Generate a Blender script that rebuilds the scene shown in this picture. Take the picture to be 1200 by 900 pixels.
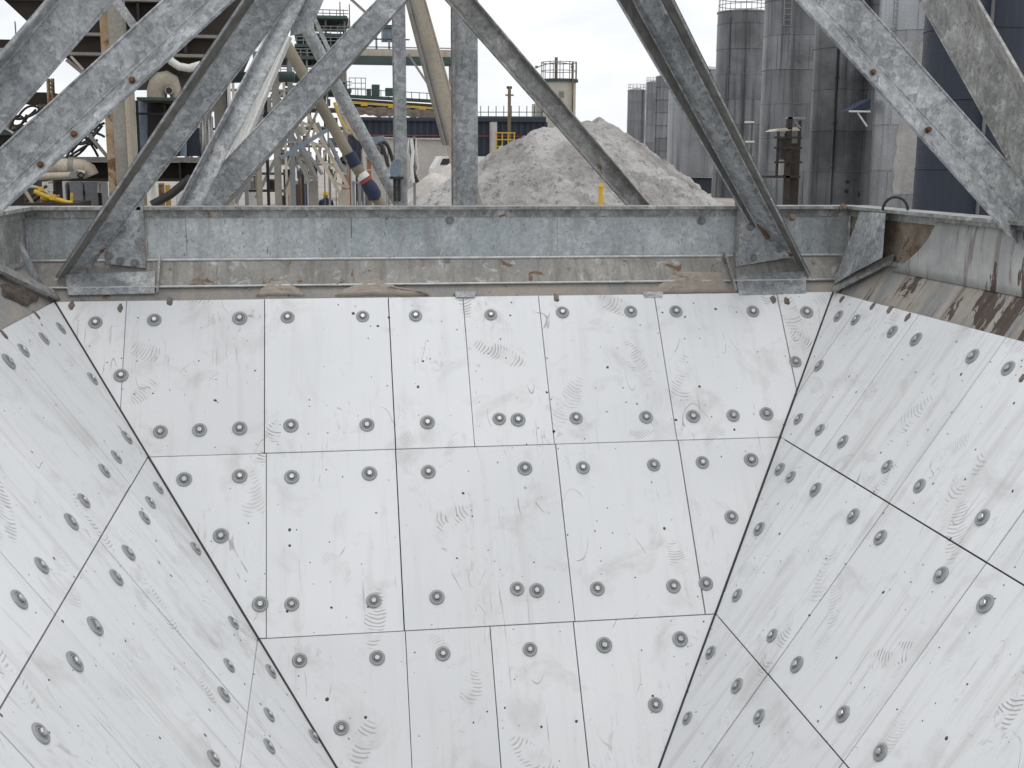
import bpy, bmesh, math, random
from mathutils import Vector, Matrix, noise
for o in list(bpy.data.objects): bpy.data.objects.remove(o)
random.seed(7)
scene = bpy.context.scene
col = scene.collection
R = math.radians

# ------------------------------------------------------------------ camera
H = 2.9                                   # eye height above the yard
FPX = 1405.3                              # focal length in photo pixels (1200 wide)
PITCH, YAW, ROLL = .185, .1543, .0048
cF = Vector((math.sin(YAW)*math.cos(PITCH), math.cos(YAW)*math.cos(PITCH), -math.sin(PITCH)))
cR0 = Vector((math.cos(YAW), -math.sin(YAW), 0)); cU0 = cR0.cross(cF)
cR = cR0*math.cos(ROLL)+cU0*math.sin(ROLL); cU = cU0*math.cos(ROLL)-cR0*math.sin(ROLL)
EYE = Vector((0, 0, H))
cd = bpy.data.cameras.new('camera'); cam = bpy.data.objects.new('camera', cd); col.objects.link(cam)
cd.sensor_width = 36; cd.sensor_fit = 'HORIZONTAL'; cd.lens = FPX/1200*36
cd.clip_start = .05; cd.clip_end = 6000
m = Matrix((cR, cU, -cF)).transposed().to_4x4(); m.translation = EYE
cam.matrix_world = m
scene.camera = cam

# ------------------------------------------------------------------ sky, sun, exposure
SUN_EL, SUN_AZ = 76, 165                  # degrees; azimuth from +Y towards +X
w = bpy.data.worlds.new('World'); scene.world = w; w.use_nodes = True
wn = w.node_tree; wn.nodes.clear()
def wnode(t, **k):
    n = wn.nodes.new(t)
    for a, b in k.items(): setattr(n, a, b)
    return n
sky = wnode('ShaderNodeTexSky', sky_type='NISHITA', sun_disc=False, sun_elevation=R(SUN_EL), sun_rotation=R(SUN_AZ))
sky.dust_density = 2.5
tc = wnode('ShaderNodeTexCoord'); mp = wnode('ShaderNodeMapping'); mp.inputs['Scale'].default_value = (1, 1, 3.2)
nz = wnode('ShaderNodeTexNoise'); nz.inputs['Scale'].default_value = 3.1; nz.inputs['Detail'].default_value = 7; nz.inputs['Roughness'].default_value = .55; nz.inputs['Distortion'].default_value = .5
rp = wnode('ShaderNodeValToRGB'); rp.color_ramp.elements[0].position = .33; rp.color_ramp.elements[1].position = .62
rp.color_ramp.elements[0].color = (.74, .77, .81, 1); rp.color_ramp.elements[1].color = (.98, .98, .98, 1)
mul = wnode('ShaderNodeVectorMath', operation='SCALE'); mul.inputs['Scale'].default_value = .10
mx = wnode('ShaderNodeMix', data_type='RGBA'); mx.inputs[0].default_value = .9
bg = wnode('ShaderNodeBackground'); bg.inputs['Strength'].default_value = 1.0; ow = wnode('ShaderNodeOutputWorld')
L = wn.links.new
L(tc.outputs['Generated'], mp.inputs['Vector']); L(mp.outputs[0], nz.inputs['Vector']); L(nz.outputs['Fac'], rp.inputs[0])
L(sky.outputs[0], mul.inputs[0]); L(mul.outputs[0], mx.inputs[6]); L(rp.outputs[0], mx.inputs[7]); L(mx.outputs[2], bg.inputs[0]); L(bg.outputs[0], ow.inputs[0])
sd = bpy.data.lights.new('sun', 'SUN'); sd.energy = .55; sd.angle = R(30); sd.color = (1, .96, .9)
so = bpy.data.objects.new('sun', sd); col.objects.link(so)
sdir = Vector((math.sin(R(SUN_AZ))*math.cos(R(SUN_EL)), math.cos(R(SUN_AZ))*math.cos(R(SUN_EL)), math.sin(R(SUN_EL))))
so.rotation_euler = sdir.to_track_quat('Z', 'Y').to_euler(); so.location = (0, 0, 40)
vs = scene.view_settings
vs.view_transform = 'Standard'; vs.look = 'None'; vs.gamma = 1; vs.exposure = 0.28; vs.use_curve_mapping = False

cy_ = scene.cycles
cy_.max_bounces = 5; cy_.diffuse_bounces = 3; cy_.glossy_bounces = 2; cy_.transmission_bounces = 1
# ------------------------------------------------------------------ pixels to points
def ray(px, py): return cF*FPX + cR*(px-600) + cU*(450-py)
def hit(px, py, p0, n):
    v = ray(px, py); n = Vector(n); return EYE + v*((Vector(p0)-EYE).dot(n)/v.dot(n))
def PY(px, py, Y): return hit(px, py, (0, Y, 0), (0, 1, 0))
def PX(px, py, X): return hit(px, py, (X, 0, 0), (1, 0, 0))
def PZ(px, py, Z): return hit(px, py, (0, 0, Z), (0, 0, 1))

# ------------------------------------------------------------------ materials
def srgb(r, g, b):
    f = lambda c: (c/255/12.92 if c/255 <= .04045 else ((c/255+.055)/1.055)**2.4)
    return (f(r), f(g), f(b), 1)
class NT:
    def __init__(s, name):
        s.m = bpy.data.materials.new(name); s.m.use_nodes = True; s.t = s.m.node_tree
        s.b = s.t.nodes['Principled BSDF']; s._pos = None
    def n(s, typ, _in=None, **k):
        x = s.t.nodes.new(typ)
        for a, b in k.items(): setattr(x, a, b)
        for a, b in (_in or {}).items(): s.set(x.inputs[a], b)
        return x
    def set(s, sock, v):
        if isinstance(v, bpy.types.NodeSocket): s.t.links.new(v, sock)
        else: sock.default_value = v
    def pos(s):
        if s._pos is None: s._pos = s.n('ShaderNodeNewGeometry').outputs['Position']
        return s._pos
    def math(s, op, a, b=0., c=0., clamp=False):
        x = s.n('ShaderNodeMath', operation=op, use_clamp=clamp)
        for i, v in enumerate((a, b, c)): s.set(x.inputs[i], v)
        return x.outputs[0]
    def vm(s, op, a, b=(0, 0, 0)):
        x = s.n('ShaderNodeVectorMath', operation=op); s.set(x.inputs[0], a); s.set(x.inputs[1], b); return x.outputs[0]
    def noise(s, vec, scale, detail=4, rough=.55, dist=0.):
        return s.n('ShaderNodeTexNoise', {'Vector': vec, 'Scale': scale, 'Detail': detail, 'Roughness': rough, 'Distortion': dist}).outputs['Fac']
    def ramp(s, v, lo, hi, a=0., b=1.):
        return s.n('ShaderNodeMapRange', {0: v, 1: lo, 2: hi, 3: a, 4: b}).outputs[0]
    def mix(s, f, a, b):
        x = s.n('ShaderNodeMix', data_type='RGBA'); s.set(x.inputs[0], f); s.set(x.inputs[6], a); s.set(x.inputs[7], b); return x.outputs[2]
    def scl(s, v, sc): return s.vm('MULTIPLY', v, sc)
    def bump(s, h, strength=.2, dist=.01):
        s.t.links.new(s.n('ShaderNodeBump', {'Height': h, 'Strength': strength, 'Distance': dist}).outputs[0], s.b.inputs['Normal'])

def dirty(name, c1, c2, scale=3., rough=.6, metal=0., rust=None, streak=None, bump=.15, bscale=40, spangle=0., fine=.12, objvar=0.):
    """paint or metal: two-tone wear, optional rust patches, vertical streaks and galvanised spangle"""
    q = NT(name); p = q.pos()
    c = q.mix(q.ramp(q.noise(p, scale, 3, .6, .4), .35, .68), c1, c2)
    if spangle:
        d = q.vm('ADD', p, q.n('ShaderNodeVectorMath', {0: q.n('ShaderNodeTexNoise', {'Vector': p, 'Scale': 30., 'Detail': 1.}).outputs['Color'], 'Scale': .02}, operation='SCALE').outputs[0])
        v = q.n('ShaderNodeTexVoronoi', {'Vector': d, 'Scale': 44.})
        val = q.n('ShaderNodeSeparateColor', {0: v.outputs['Color']}).outputs[0]
        v2 = q.n('ShaderNodeTexVoronoi', {'Vector': d, 'Scale': 120.})
        val2 = q.n('ShaderNodeSeparateColor', {0: v2.outputs['Color']}).outputs[1]
        g = q.math('ADD', q.ramp(val, 0, 1, 1-spangle, 1+spangle), q.ramp(val2, 0, 1, -.5*spangle, .5*spangle))
        c = q.n('ShaderNodeVectorMath', {0: c, 'Scale': g}, operation='SCALE').outputs[0]
        # powdery white oxide blotches
        c = q.mix(q.ramp(q.noise(p, 12, 3, .7, .8), .58, .70, 0, .5), c, (.66, .68, .69, 1))
        c = q.mix(q.ramp(q.noise(q.scl(p, (3, 3, 1)), 16, 2, .7, 2.0), .64, .67, 0, .55), c, (.10, .095, .09, 1))
    if streak:
        sc, amt, colr = streak
        st = q.noise(q.scl(p, sc), 1., 3, .65)
        c = q.mix(q.ramp(st, .5, .68, 0, amt), c, colr)
    if rust:
        rc, lo, hi, rs = rust
        c = q.mix(q.ramp(q.noise(p, rs, 4, .7, .6), lo, hi), c, rc)
    f = q.noise(p, bscale*1.7, 1)
    c = q.n('ShaderNodeVectorMath', {0: c, 'Scale': q.ramp(f, .3, .7, 1-fine, 1+fine)}, operation='SCALE').outputs[0]
    if objvar: c = q.n('ShaderNodeVectorMath', {0: c, 'Scale': q.ramp(q.n('ShaderNodeObjectInfo').outputs['Random'], 0, 1, 1-objvar, 1+objvar)}, operation='SCALE').outputs[0]
    q.set(q.b.inputs['Base Color'], c); q.b.inputs['Metallic'].default_value = metal
    q.set(q.b.inputs['Roughness'], q.ramp(f, .3, .7, rough-.1, min(1, rough+.12)))
    if bump: q.bump(q.noise(p, bscale, 1), bump, .004)
    return q.m

M = {}
G3 = lambda v, t=1.: (v*t, v, v*1.02, 1)
RUST = (.17, .075, .03, 1)
M['galv'] = dirty('galvanised_steel', (0.260, 0.277, 0.290, 1), (0.420, 0.437, 0.445, 1), 5, .45, .3, (RUST, .69, .73, 6), ((22, 22, 5), .40, (.21, .21, .205, 1)), .15, 60, .26)
M['galv_dirty'] = dirty('galvanised_steel_dusty', (0.218, 0.223, 0.214, 1), (0.386, 0.386, 0.374, 1), 6, .55, .25, ((.17, .10, .055, 1), .63, .68, 8), ((30, 30, 4), .55, (.16, .15, .135, 1)), .25, 60, .22)
M['back_strip'] = dirty('stained_slope_steel', (0.220, 0.216, 0.202, 1), (0.326, 0.317, 0.295, 1), 4, .6, .15, ((.15, .085, .045, 1), .62, .67, 10), ((34, 6, 6), .7, (.17, .15, .125, 1)), .2, 60, .07)
M['weld'] = dirty('bright_weld', (.60, .61, .61, 1), (.44, .44, .44, 1), 20, .4, .4, (RUST, .66, .70, 14), None, .3, 90)
M['rust_dark'] = dirty('dark_rust', (.10, .05, .025, 1), (.17, .085, .04, 1), 30, .85)
M['dark_mottle'] = dirty('mottled_grey_brown_galvanised', (.10, .098, .09, 1), (.19, .185, .17, 1), 14, .75, .15, ((.20, .14, .08, 1), .60, .66, 22), None, .3, 70)  # darker grey-brown mottle with brown specks, for selected brace flanges
M['beam'] = dirty('rim_beam_steel', (0.317, 0.352, 0.365, 1), (0.528, 0.559, 0.568, 1), 2.6, .42, .3, ((.20, .12, .07, 1), .68, .73, 9), ((18, 18, 2.2), .6, (.27, .275, .27, 1)), .18, 50, .09)
M['strip'] = dirty('dusty_slope_steel', (.33, .30, .26, 1), (.24, .245, .245, 1), 6, .8, .1, ((.13, .075, .045, 1), .62, .68, 12), ((30, 8, 8), .5, (.42, .35, .28, 1)), .3, 80)
M['rusty_shaded'] = dirty('rusty_edge_steel', (.13, .095, .065, 1), (.24, .205, .16, 1), 9, .85, .0, ((.10, .05, .025, 1), .55, .62, 14), None, .3, 80)
M['cream'] = dirty('cream_paint', (.47, .42, .34, 1), (.38, .34, .28, 1), 3, .6, 0, (RUST, .69, .75, 3), ((9, 9, .7), .35, (.25, .19, .13, 1)), .1, 30)
M['column'] = dirty('worn_grey_cream_paint', (.33, .315, .28, 1), (.27, .255, .225, 1), 3, .65, 0, ((.17, .10, .05, 1), .66, .70, 9), ((9, 9, .7), .4, (.2, .17, .13, 1)), .1, 30)
M['cream_rust'] = dirty('rusted_cream_paint', (.33, .20, .10, 1), (.40, .33, .25, 1), 6, .75, 0, ((.16, .08, .035, 1), .5, .6, 7), None, .2, 40)
M['taupe'] = dirty('grey_brown_paint', (.27, .255, .23, 1), (.20, .19, .17, 1), 2.5, .65, 0, (RUST, .68, .74, 4), ((7, 7, .6), .4, (.13, .12, .10, 1)), .1, 30)
M['brown'] = dirty('dark_brown_steel', (.022, .017, .014, 1), (.042, .033, .026, 1), 2, .75, .0, None, ((5, 5, .5), .4, (.03, .025, .02, 1)), .1, 30)
M['khaki'] = dirty('khaki_paint', (.20, .18, .13, 1), (.27, .24, .18, 1), 3, .6, 0, None, ((8, 8, 1), .5, (.12, .11, .085, 1)))
M['black'] = dirty('black_paint', (.018, .019, .021, 1), (.03, .03, .03, 1), 4, .6)
M['navy'] = dirty('navy_paint', (.012, .02, .05, 1), (.018, .03, .07, 1), 4, .6)
M['blue'] = dirty('blue_grey_paint', (.16, .21, .27, 1), (.22, .27, .33, 1), 4, .5)
M['teal'] = dirty('dark_green_paint', (.035, .065, .058, 1), (.055, .09, .08, 1), 2, .6)
M['yellow'] = dirty('yellow_paint', (.62, .42, .03, 1), (.50, .33, .04, 1), 2, .55)
M['orange'] = dirty('orange_brown_bricks', (.36, .17, .08, 1), (.28, .14, .08, 1), 2, .85)
M['red'] = dirty('red_cloth', (.24, .045, .04, 1), (.32, .08, .07, 1), 9, .8)
M['white'] = dirty('white_paint', (.72, .72, .70, 1), (.60, .60, .58, 1), 2, .55)
M['grey'] = dirty('mid_grey_paint', (.24, .25, .26, 1), (.19, .20, .21, 1), 2, .6)
M['plate'] = dirty('wall_back_steel', (.05, .05, .05, 1), (.07, .07, .07, 1), 3, .7)
M['skin'] = dirty('skin', (.42, .26, .18, 1), (.38, .23, .16, 1), 9, .6)
M['concrete'] = dirty('cream_concrete', (.56, .53, .46, 1), (.48, .45, .38, 1), .4, .85, 0, None, ((1.2, 1.2, .12), .5, (.33, .30, .25, 1)), .1, 8)
M['wall_pale'] = dirty('pale_concrete_wall', (.50, .47, .44, 1), (.40, .38, .355, 1), .5, .9, 0, None, ((.8, .8, .15), .4, (.33, .31, .28, 1)), .1, 8)
M['wood'] = dirty('weathered_wood', (.20, .155, .10, 1), (.14, .11, .075, 1), 2, .9)
M['shed'] = dirty('dark_cladding', (.022, .028, .045, 1), (.035, .045, .065, 1), .4, .7)
M['gravel'] = dirty('brown_gravel', (.13, .10, .075, 1), (.055, .045, .035, 1), 2.5, .95, 0, None, None, .6, 3)
M['green_glint'] = M['teal']
for nm, a, b, st in (('silo_mid', .23, .125, .06), ('silo_dark', .165, .075, .03), ('silo_light', .36, .27, .15), ('silo_far', .23, .18, .13)):
    M[nm] = dirty(nm+'_steel', (a*.96, a, a*1.05, 1), (b*.97, b, b*1.05, 1), .35, .42, .6, None, ((2.2, 2.2, .07), .9, (st, st, st*1.12, 1)), .05, 6, objvar=.16)
M['silo_pale_patch'] = dirty('silo_spilled_powder', (.42, .41, .40, 1), (.30, .30, .30, 1), .6, .9, 0, None, ((2, 2, .1), .5, (.2, .2, .2, 1)), .05, 6)
M['silo_navy'] = dirty('silo_navy_steel', (.012, .019, .036, 1), (.020, .029, .050, 1), .3, .6, .0, None, ((1.4, 1.4, .06), .6, (.034, .04, .052, 1)), .05, 6)
M['dust'] = dirty('beige_dust', (.38, .335, .285, 1), (.31, .275, .235, 1), 14, .95, 0, ((.12, .08, .05, 1), .70, .73, 24), None, .4, 90)
M['debris'] = dirty('dark_wet_debris', (.045, .035, .028, 1), (.12, .095, .075, 1), 30, .7, 0, ((.5, .47, .43, 1), .68, .7, 45), None, .6, 90)

def ground_mat():
    q = NT('dusty_yard_ground'); p = q.pos()
    c = q.mix(q.ramp(q.noise(p, .12, 6, .6, .5), .35, .65), (.40, .37, .335, 1), (.30, .275, .25, 1))
    c = q.mix(q.ramp(q.noise(q.scl(p, (1, .25, 1)), .5, 5, .6), .5, .7, 0, .4), c, (.20, .185, .17, 1))
    q.set(q.b.inputs['Base Color'], c); q.b.inputs['Roughness'].default_value = .95
    q.bump(q.noise(p, 2.5, 6), .3, .05); return q.m
M['ground'] = ground_mat()

def pile_mat():
    q = NT('grey_sand'); p = q.pos()
    c = q.mix(q.ramp(q.noise(p, .55, 4, .65, 1.2), .40, .60), (.29, .277, .265, 1), (.49, .48, .467, 1))
    c = q.mix(q.ramp(q.noise(p, 2.4, 4, .7, .3), .56, .66, 0, .8), c, (.17, .15, .14, 1))
    c = q.mix(q.ramp(q.noise(q.scl(p, (1.2, 1.2, .25)), 1.6, 4, .6), .6, .72, 0, .5), c, (.30, .27, .25, 1))
    c = q.mix(q.ramp(q.noise(p, 6, 6, .7), .55, .64, 0, .75), c, (.15, .135, .125, 1))
    c = q.mix(q.ramp(q.noise(p, 16, 4, .7), .52, .7, 0, .5), c, (.56, .54, .52, 1))
    q.set(q.b.inputs['Base Color'], c); q.b.inputs['Roughness'].default_value = .97
    q.bump(q.noise(p, 6, 4, .7), .9, .15); return q.m
M['pile'] = pile_mat()

def liner_mat():
    q = NT('white_liner'); uv = q.n('ShaderNodeUVMap').outputs[0]
    base = q.mix(q.ramp(q.noise(uv, 1.3, 2, .6), .3, .7), (.72, .735, .75, 1), (.78, .79, .80, 1))
    # per-panel shade
    oi = q.n('ShaderNodeObjectInfo').outputs['Random']
    base = q.n('ShaderNodeVectorMath', {0: base, 'Scale': q.ramp(oi, 0, 1, .955, 1.03)}, operation='SCALE').outputs[0]
    dark = (.27, .255, .245, 1); mid = (.40, .385, .37, 1)
    # broad grey smudges and downward drags
    sm = q.math('MAXIMUM', q.ramp(q.noise(uv, 4.2, 4, .62, .6), .55, .74, 0, .42), q.math('MULTIPLY', q.ramp(q.noise(q.scl(uv, (1.6, .8, 1)), 11, 4, .7, 1.6), .58, .70, 0, .5), q.ramp(q.noise(uv, 2.3, 1), .50, .62)))
    base = q.mix(sm, base, mid)
    wv = q.n('ShaderNodeAttribute', attribute_name='drag').outputs['Fac']
    st = q.math('MULTIPLY', q.ramp(q.noise(q.scl(uv, (16, 1.1, 1)), 1., 3, .68, .25), .52, .72, 0, .6), wv)
    base = q.mix(st, base, (.43, .405, .375, 1))
    st2 = q.math('MULTIPLY', q.ramp(q.noise(q.scl(uv, (70, 2.2, 1)), 1., 3, .6, .2), .63, .70, 0, .5), q.ramp(q.noise(uv, 2.1, 2), .48, .6))
    base = q.mix(st2, base, dark)
    # boot treads
    wob = q.ramp(q.noise(uv, 14, 1), .3, .7, -.004, .004)
    def tread(scale, off, lenx, leny, freq, amt, enable, spread):
        v = q.vm('ADD', uv, off)
        vo = q.n('ShaderNodeTexVoronoi', {'Vector': v, 'Scale': scale, 'Randomness': 1.}, voronoi_dimensions='2D')
        loc = q.vm('SUBTRACT', v, vo.outputs['Position'])
        cs = q.n('ShaderNodeSeparateColor', {0: vo.outputs['Color']})
        ang = q.math('MULTIPLY', q.math('SUBTRACT', cs.outputs[0], .5), spread)
        rv = q.n('ShaderNodeVectorRotate', {'Vector': loc, 'Angle': ang}, rotation_type='Z_AXIS').outputs[0]
        sx = q.n('ShaderNodeSeparateXYZ', {0: rv})
        lx, ly = sx.outputs[0], sx.outputs[1]
        e = q.math('ADD', q.math('POWER', q.math('DIVIDE', q.math('ABSOLUTE', lx), lenx), 2.), q.math('POWER', q.math('DIVIDE', q.math('ABSOLUTE', ly), leny), 2.))
        mask = q.ramp(e, .75, 1.05, 1, 0)
        curve = q.math('ADD', ly, q.math('MULTIPLY', q.math('POWER', q.math('ABSOLUTE', lx), 2.), 7.))
        curve = q.math('ADD', curve, wob)
        s = q.ramp(q.math('SINE', q.math('MULTIPLY', curve, freq)), .25, .75)
        br = q.ramp(q.noise(v, 13, 1, .6), .46, .54)
        en = q.ramp(cs.outputs[1], enable, enable+.02)
        k = q.math('MULTIPLY', q.math('MULTIPLY', mask, s), q.math('MULTIPLY', br, en))
        k = q.math('MULTIPLY', k, q.ramp(cs.outputs[2], 0, 1, .35*amt, amt))
        haze = q.math('MULTIPLY', q.math('MULTIPLY', q.ramp(e, .2, 1.2, 1, 0), en), q.ramp(q.noise(v, 11, 2, .65), .45, .7, 0, .34*amt))
        return k, haze
    for a in ((2.6, (0, 0, 0), .045, .13, 420, .8, .66, 2.2), (3.4, (3.7, 1.3, 0), .04, .085, 520, .6, .68, 5.5), (2.0, (8.1, 5.9, 0), .05, .15, 360, .65, .66, 3.)):
        k, hz = tread(*a)
        base = q.mix(hz, base, mid); base = q.mix(k, base, dark)
    # scratches: thin contour lines of a noise, only here and there
    n1 = q.noise(q.scl(uv, (1.6, .6, 1)), 2.6, 2, .5, .3)
    ln = q.ramp(q.math('ABSOLUTE', q.math('SUBTRACT', n1, .5)), .0012, .0032, 1, 0)
    base = q.mix(q.math('MULTIPLY', ln, q.ramp(q.noise(uv, 5.3, 3), .55, .62, 0, .7)), base, dark)
    # specks and small chips
    for sc, r, en in ((7., .030, .62), (15., .035, .72)):
        vo = q.n('ShaderNodeTexVoronoi', {'Vector': q.vm('ADD', uv, q.n('ShaderNodeVectorMath', {0: q.n('ShaderNodeTexNoise', {'Vector': uv, 'Scale': 60.}).outputs['Color'], 'Scale': .012}, operation='SCALE').outputs[0]), 'Scale': sc}, voronoi_dimensions='2D')
        cs = q.n('ShaderNodeSeparateColor', {0: vo.outputs['Color']})
        sp = q.math('MULTIPLY', q.math('LESS_THAN', vo.outputs['Distance'], q.math('MULTIPLY', cs.outputs[2], r*1.6)), q.math('GREATER_THAN', cs.outputs[0], en))
        base = q.mix(sp, base, (.06, .05, .045, 1))
    q.set(q.b.inputs['Base Color'], base)
    q.set(q.b.inputs['Roughness'], q.ramp(sm, 0, .34, .40, .6))
    q.b.inputs['Specular IOR Level'].default_value = .35
    return q.m
M['liner'] = liner_mat()
M['washer'] = dirty('washer_steel', (.29, .305, .31, 1), (.37, .385, .39, 1), 30, .5, .2, None, None, .1, 200)
M['groove'] = dirty('washer_groove', (.17, .17, .17, 1), (.22, .22, .22, 1), 30, .6, .1, None, None, 0)
M['bolthead'] = dirty('bolt_head_steel', (.58, .58, .58, 1), (.45, .45, .45, 1), 60, .35, .6, None, None, 0)
M['plug'] = dirty('worn_plug', (.13, .10, .085, 1), (.22, .19, .17, 1), 40, .8)

def worn_mat(name, brown, base1, base2, blue):
    q = NT(name); p = q.pos()
    uvp = q.scl(p, (0, 4.2, 2.2))
    n1 = q.noise(uvp, 1., 4, .6, .5)
    c = q.mix(q.ramp(q.noise(p, 9, 4, .65), .35, .65), base1, base2)
    c = q.mix(q.ramp(n1, .46, .60, 0, blue), c, (.22, .235, .25, 1))
    st = q.noise(q.scl(p, (0, 22, 2.6)), 1., 4, .65, .3)
    c = q.mix(q.ramp(st, .54, .62, 0, .65), c, (.15, .12, .10, 1))
    c = q.mix(q.ramp(q.math('ADD', q.noise(q.vm('ADD', uvp, (5, 3, 9)), 1., 5, .62, .9), q.ramp(st, .3, .7, -.06, .06)), brown, brown+.012), c, (.075, .052, .04, 1))
    c = q.mix(q.ramp(q.noise(q.scl(p, (0, 60, 20)), 1., 3, .7), .60, .68, 0, .6), c, (.46, .44, .41, 1))
    q.set(q.b.inputs['Base Color'], c); q.set(q.b.inputs['Roughness'], q.ramp(st, .3, .7, .4, .75)); q.b.inputs['Metallic'].default_value = .2
    q.bump(st, .2, .01); return q.m
M['worn'] = worn_mat('worn_slope_plate', .545, (.30, .265, .225, 1), (.38, .35, .31, 1), .8)
M['worn_up'] = worn_mat('worn_upper_plate', .605, (.32, .325, .315, 1), (.42, .42, .41, 1), .5)

# ------------------------------------------------------------------ building helpers
WL = {}
def link(o, parent=None, wl=Vector((0, 0, 0))):
    col.objects.link(o); wl = Vector(wl); WL[o.name] = wl
    if parent is not None:
        o.parent = parent; o.location = wl-WL[parent.name]
    else: o.location = wl
    return o
def tag(o, label=None, cat=None, group=None, kind=None):
    for k, v in (('label', label), ('category', cat), ('group', group), ('kind', kind)):
        if v: o[k] = v
    return o
def thing(name, loc, label, cat, group=None):
    return tag(link(bpy.data.objects.new(name, None), None, loc), label, cat, group)
class MB:
    def __init__(s): s.v = []; s.f = []; s.mi = []; s.smooth = []
    def add(s, vs, fs, mi=0, smooth=False):
        k = len(s.v); s.v += [Vector(x) for x in vs]
        for f in fs: s.f.append([i+k for i in f]); s.mi.append(mi); s.smooth.append(smooth)
        return s
    def prism(s, poly, vec, mi=0):
        n = len(poly); vec = Vector(vec); poly = [Vector(p) for p in poly]
        nrm = Vector((0, 0, 0))
        for i in range(n): nrm += (poly[i]-poly[0]).cross(poly[(i+1) % n]-poly[0])
        if nrm.dot(vec) > 0: poly = poly[::-1]
        fs = [list(range(n)), [n+i for i in range(n)][::-1]] + [[i, n+i, n+(i+1) % n, (i+1) % n] for i in range(n)]
        fs[2:] = [f[::-1] for f in fs[2:]]
        fs[2:] = [f[::-1] for f in fs[2:]]
        return s.add(poly+[p+vec for p in poly], fs, mi)
    def box(s, a, b, mi=0):
        x0, x1 = sorted((a[0], b[0])); y0, y1 = sorted((a[1], b[1])); z0, z1 = sorted((a[2], b[2]))
        return s.add([(x0,y0,z0),(x1,y0,z0),(x1,y1,z0),(x0,y1,z0),(x0,y0,z1),(x1,y0,z1),(x1,y1,z1),(x0,y1,z1)],
                     [(3,2,1,0),(4,5,6,7),(0,1,5,4),(1,2,6,5),(2,3,7,6),(3,0,4,7)], mi)
    def tube(s, pts, r, n=8, mi=0, caps=True):
        pts = [Vector(p) for p in pts]; k = len(pts); rr = r if isinstance(r, (list, tuple)) else [r]*k
        vs = []; up = None
        for i, p in enumerate(pts):
            d = (pts[min(i+1, k-1)]-pts[max(i-1, 0)]).normalized()
            if up is None: up = Vector((0, 0, 1)) if abs(d.z) < .9 else Vector((1, 0, 0))
            a = d.cross(up).normalized(); b = a.cross(d).normalized(); up = b
            vs += [p+(a*math.cos(2*math.pi*j/n)+b*math.sin(2*math.pi*j/n))*rr[i] for j in range(n)]
        fs = [[i*n+j, i*n+(j+1) % n, (i+1)*n+(j+1) % n, (i+1)*n+j] for i in range(k-1) for j in range(n)]
        s.add(vs, fs, mi, True)
        if caps: s.add([vs[j] for j in range(n)], [list(range(n))[::-1]], mi); s.add([vs[(k-1)*n+j] for j in range(n)], [list(range(n))], mi)
        return s
    def lathe(s, prof, c, n=24, mi=None, smooth=True):
        """prof: list of (r, z[, material])"""
        c = Vector(c); vs = []
        for p in prof: vs += [c+Vector((p[0]*math.cos(2*math.pi*j/n), p[0]*math.sin(2*math.pi*j/n), p[1])) for j in range(n)]
        k0 = len(s.v); s.v += vs
        for i in range(len(prof)-1):
            for j in range(n):
                s.f.append([k0+i*n+j, k0+i*n+(j+1) % n, k0+(i+1)*n+(j+1) % n, k0+(i+1)*n+j])
                s.mi.append(prof[i+1][2] if len(prof[i+1]) > 2 else (mi or 0)); s.smooth.append(smooth)
        return s
    def mesh(s, name, mats, org):
        me = bpy.data.meshes.new(name); me.from_pydata([v-org for v in s.v], [], s.f)
        for mt in mats: me.materials.append(M[mt])
        me.polygons.foreach_set('material_index', s.mi); me.polygons.foreach_set('use_smooth', s.smooth)
        me.update(); return me
    def build(s, name, mats, parent=None, org=None, fix=True):
        if isinstance(mats, str): mats = [mats]
        if org is None:
            lo = [min(v[i] for v in s.v) for i in range(3)]; hi = [max(v[i] for v in s.v) for i in range(3)]
            org = Vector(((lo[0]+hi[0])/2, (lo[1]+hi[1])/2, lo[2] if parent is None else (lo[2]+hi[2])/2))
        me = s.mesh(name, mats, Vector(org))
        if fix:
            bm = bmesh.new(); bm.from_mesh(me); bmesh.ops.recalc_face_normals(bm, faces=bm.faces); bm.to_mesh(me); bm.free()
        return link(bpy.data.objects.new(name, me), parent, org)
def box(name, a, b, mat, parent=None): return MB().box(a, b).build(name, mat, parent)
def bxp(name, x0, y0, x1, y1, Y, dep, mat, parent=None, ground=False):
    """box whose front face fills the pixel rectangle at depth Y"""
    ym = (y0+y1)/2; a = PY(x0, ym, Y); b = PY(x1, ym, Y); a.z = PY((x0+x1)/2, y0, Y).z; b.z = PY((x0+x1)/2, y1, Y).z; z0 = 0 if ground else b.z
    return box(name, (a.x, Y, a.z), (b.x, Y+dep, z0), mat, parent)
def bar(name, p0, p1, wd, dp, mat, parent=None):
    """rectangular bar p0-p1: wd across the view, dp deep"""
    p0, p1 = Vector(p0), Vector(p1); d = (p1-p0).normalized(); yv = Vector((0, 1, 0))
    a = d.cross(yv)
    if a.length < .05: a = d.cross(Vector((1, 0, 0)))
    a.normalize(); b = a.cross(d).normalized()
    return MB().prism([p0+a*wd/2+b*dp/2, p0-a*wd/2+b*dp/2, p0-a*wd/2-b*dp/2, p0+a*wd/2-b*dp/2], p1-p0).build(name, mat, parent)
def tube(name, pts, r, mat, parent=None, n=8): return MB().tube(pts, r, n).build(name, mat, parent)
def arc(p0, p1, sag, n=8):
    p0, p1 = Vector(p0), Vector(p1)
    return [p0.lerp(p1, i/n)+Vector((0, 0, -sag*4*(i/n)*(1-i/n))) for i in range(n+1)]

# ------------------------------------------------------------------ ground
gm = MB().add([(-1500, -300, 0), (1500, -300, 0), (1500, 3000, 0), (-1500, 3000, 0)], [(0, 1, 2, 3)])
tag(gm.build('ground', 'ground'), kind='structure')

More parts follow.
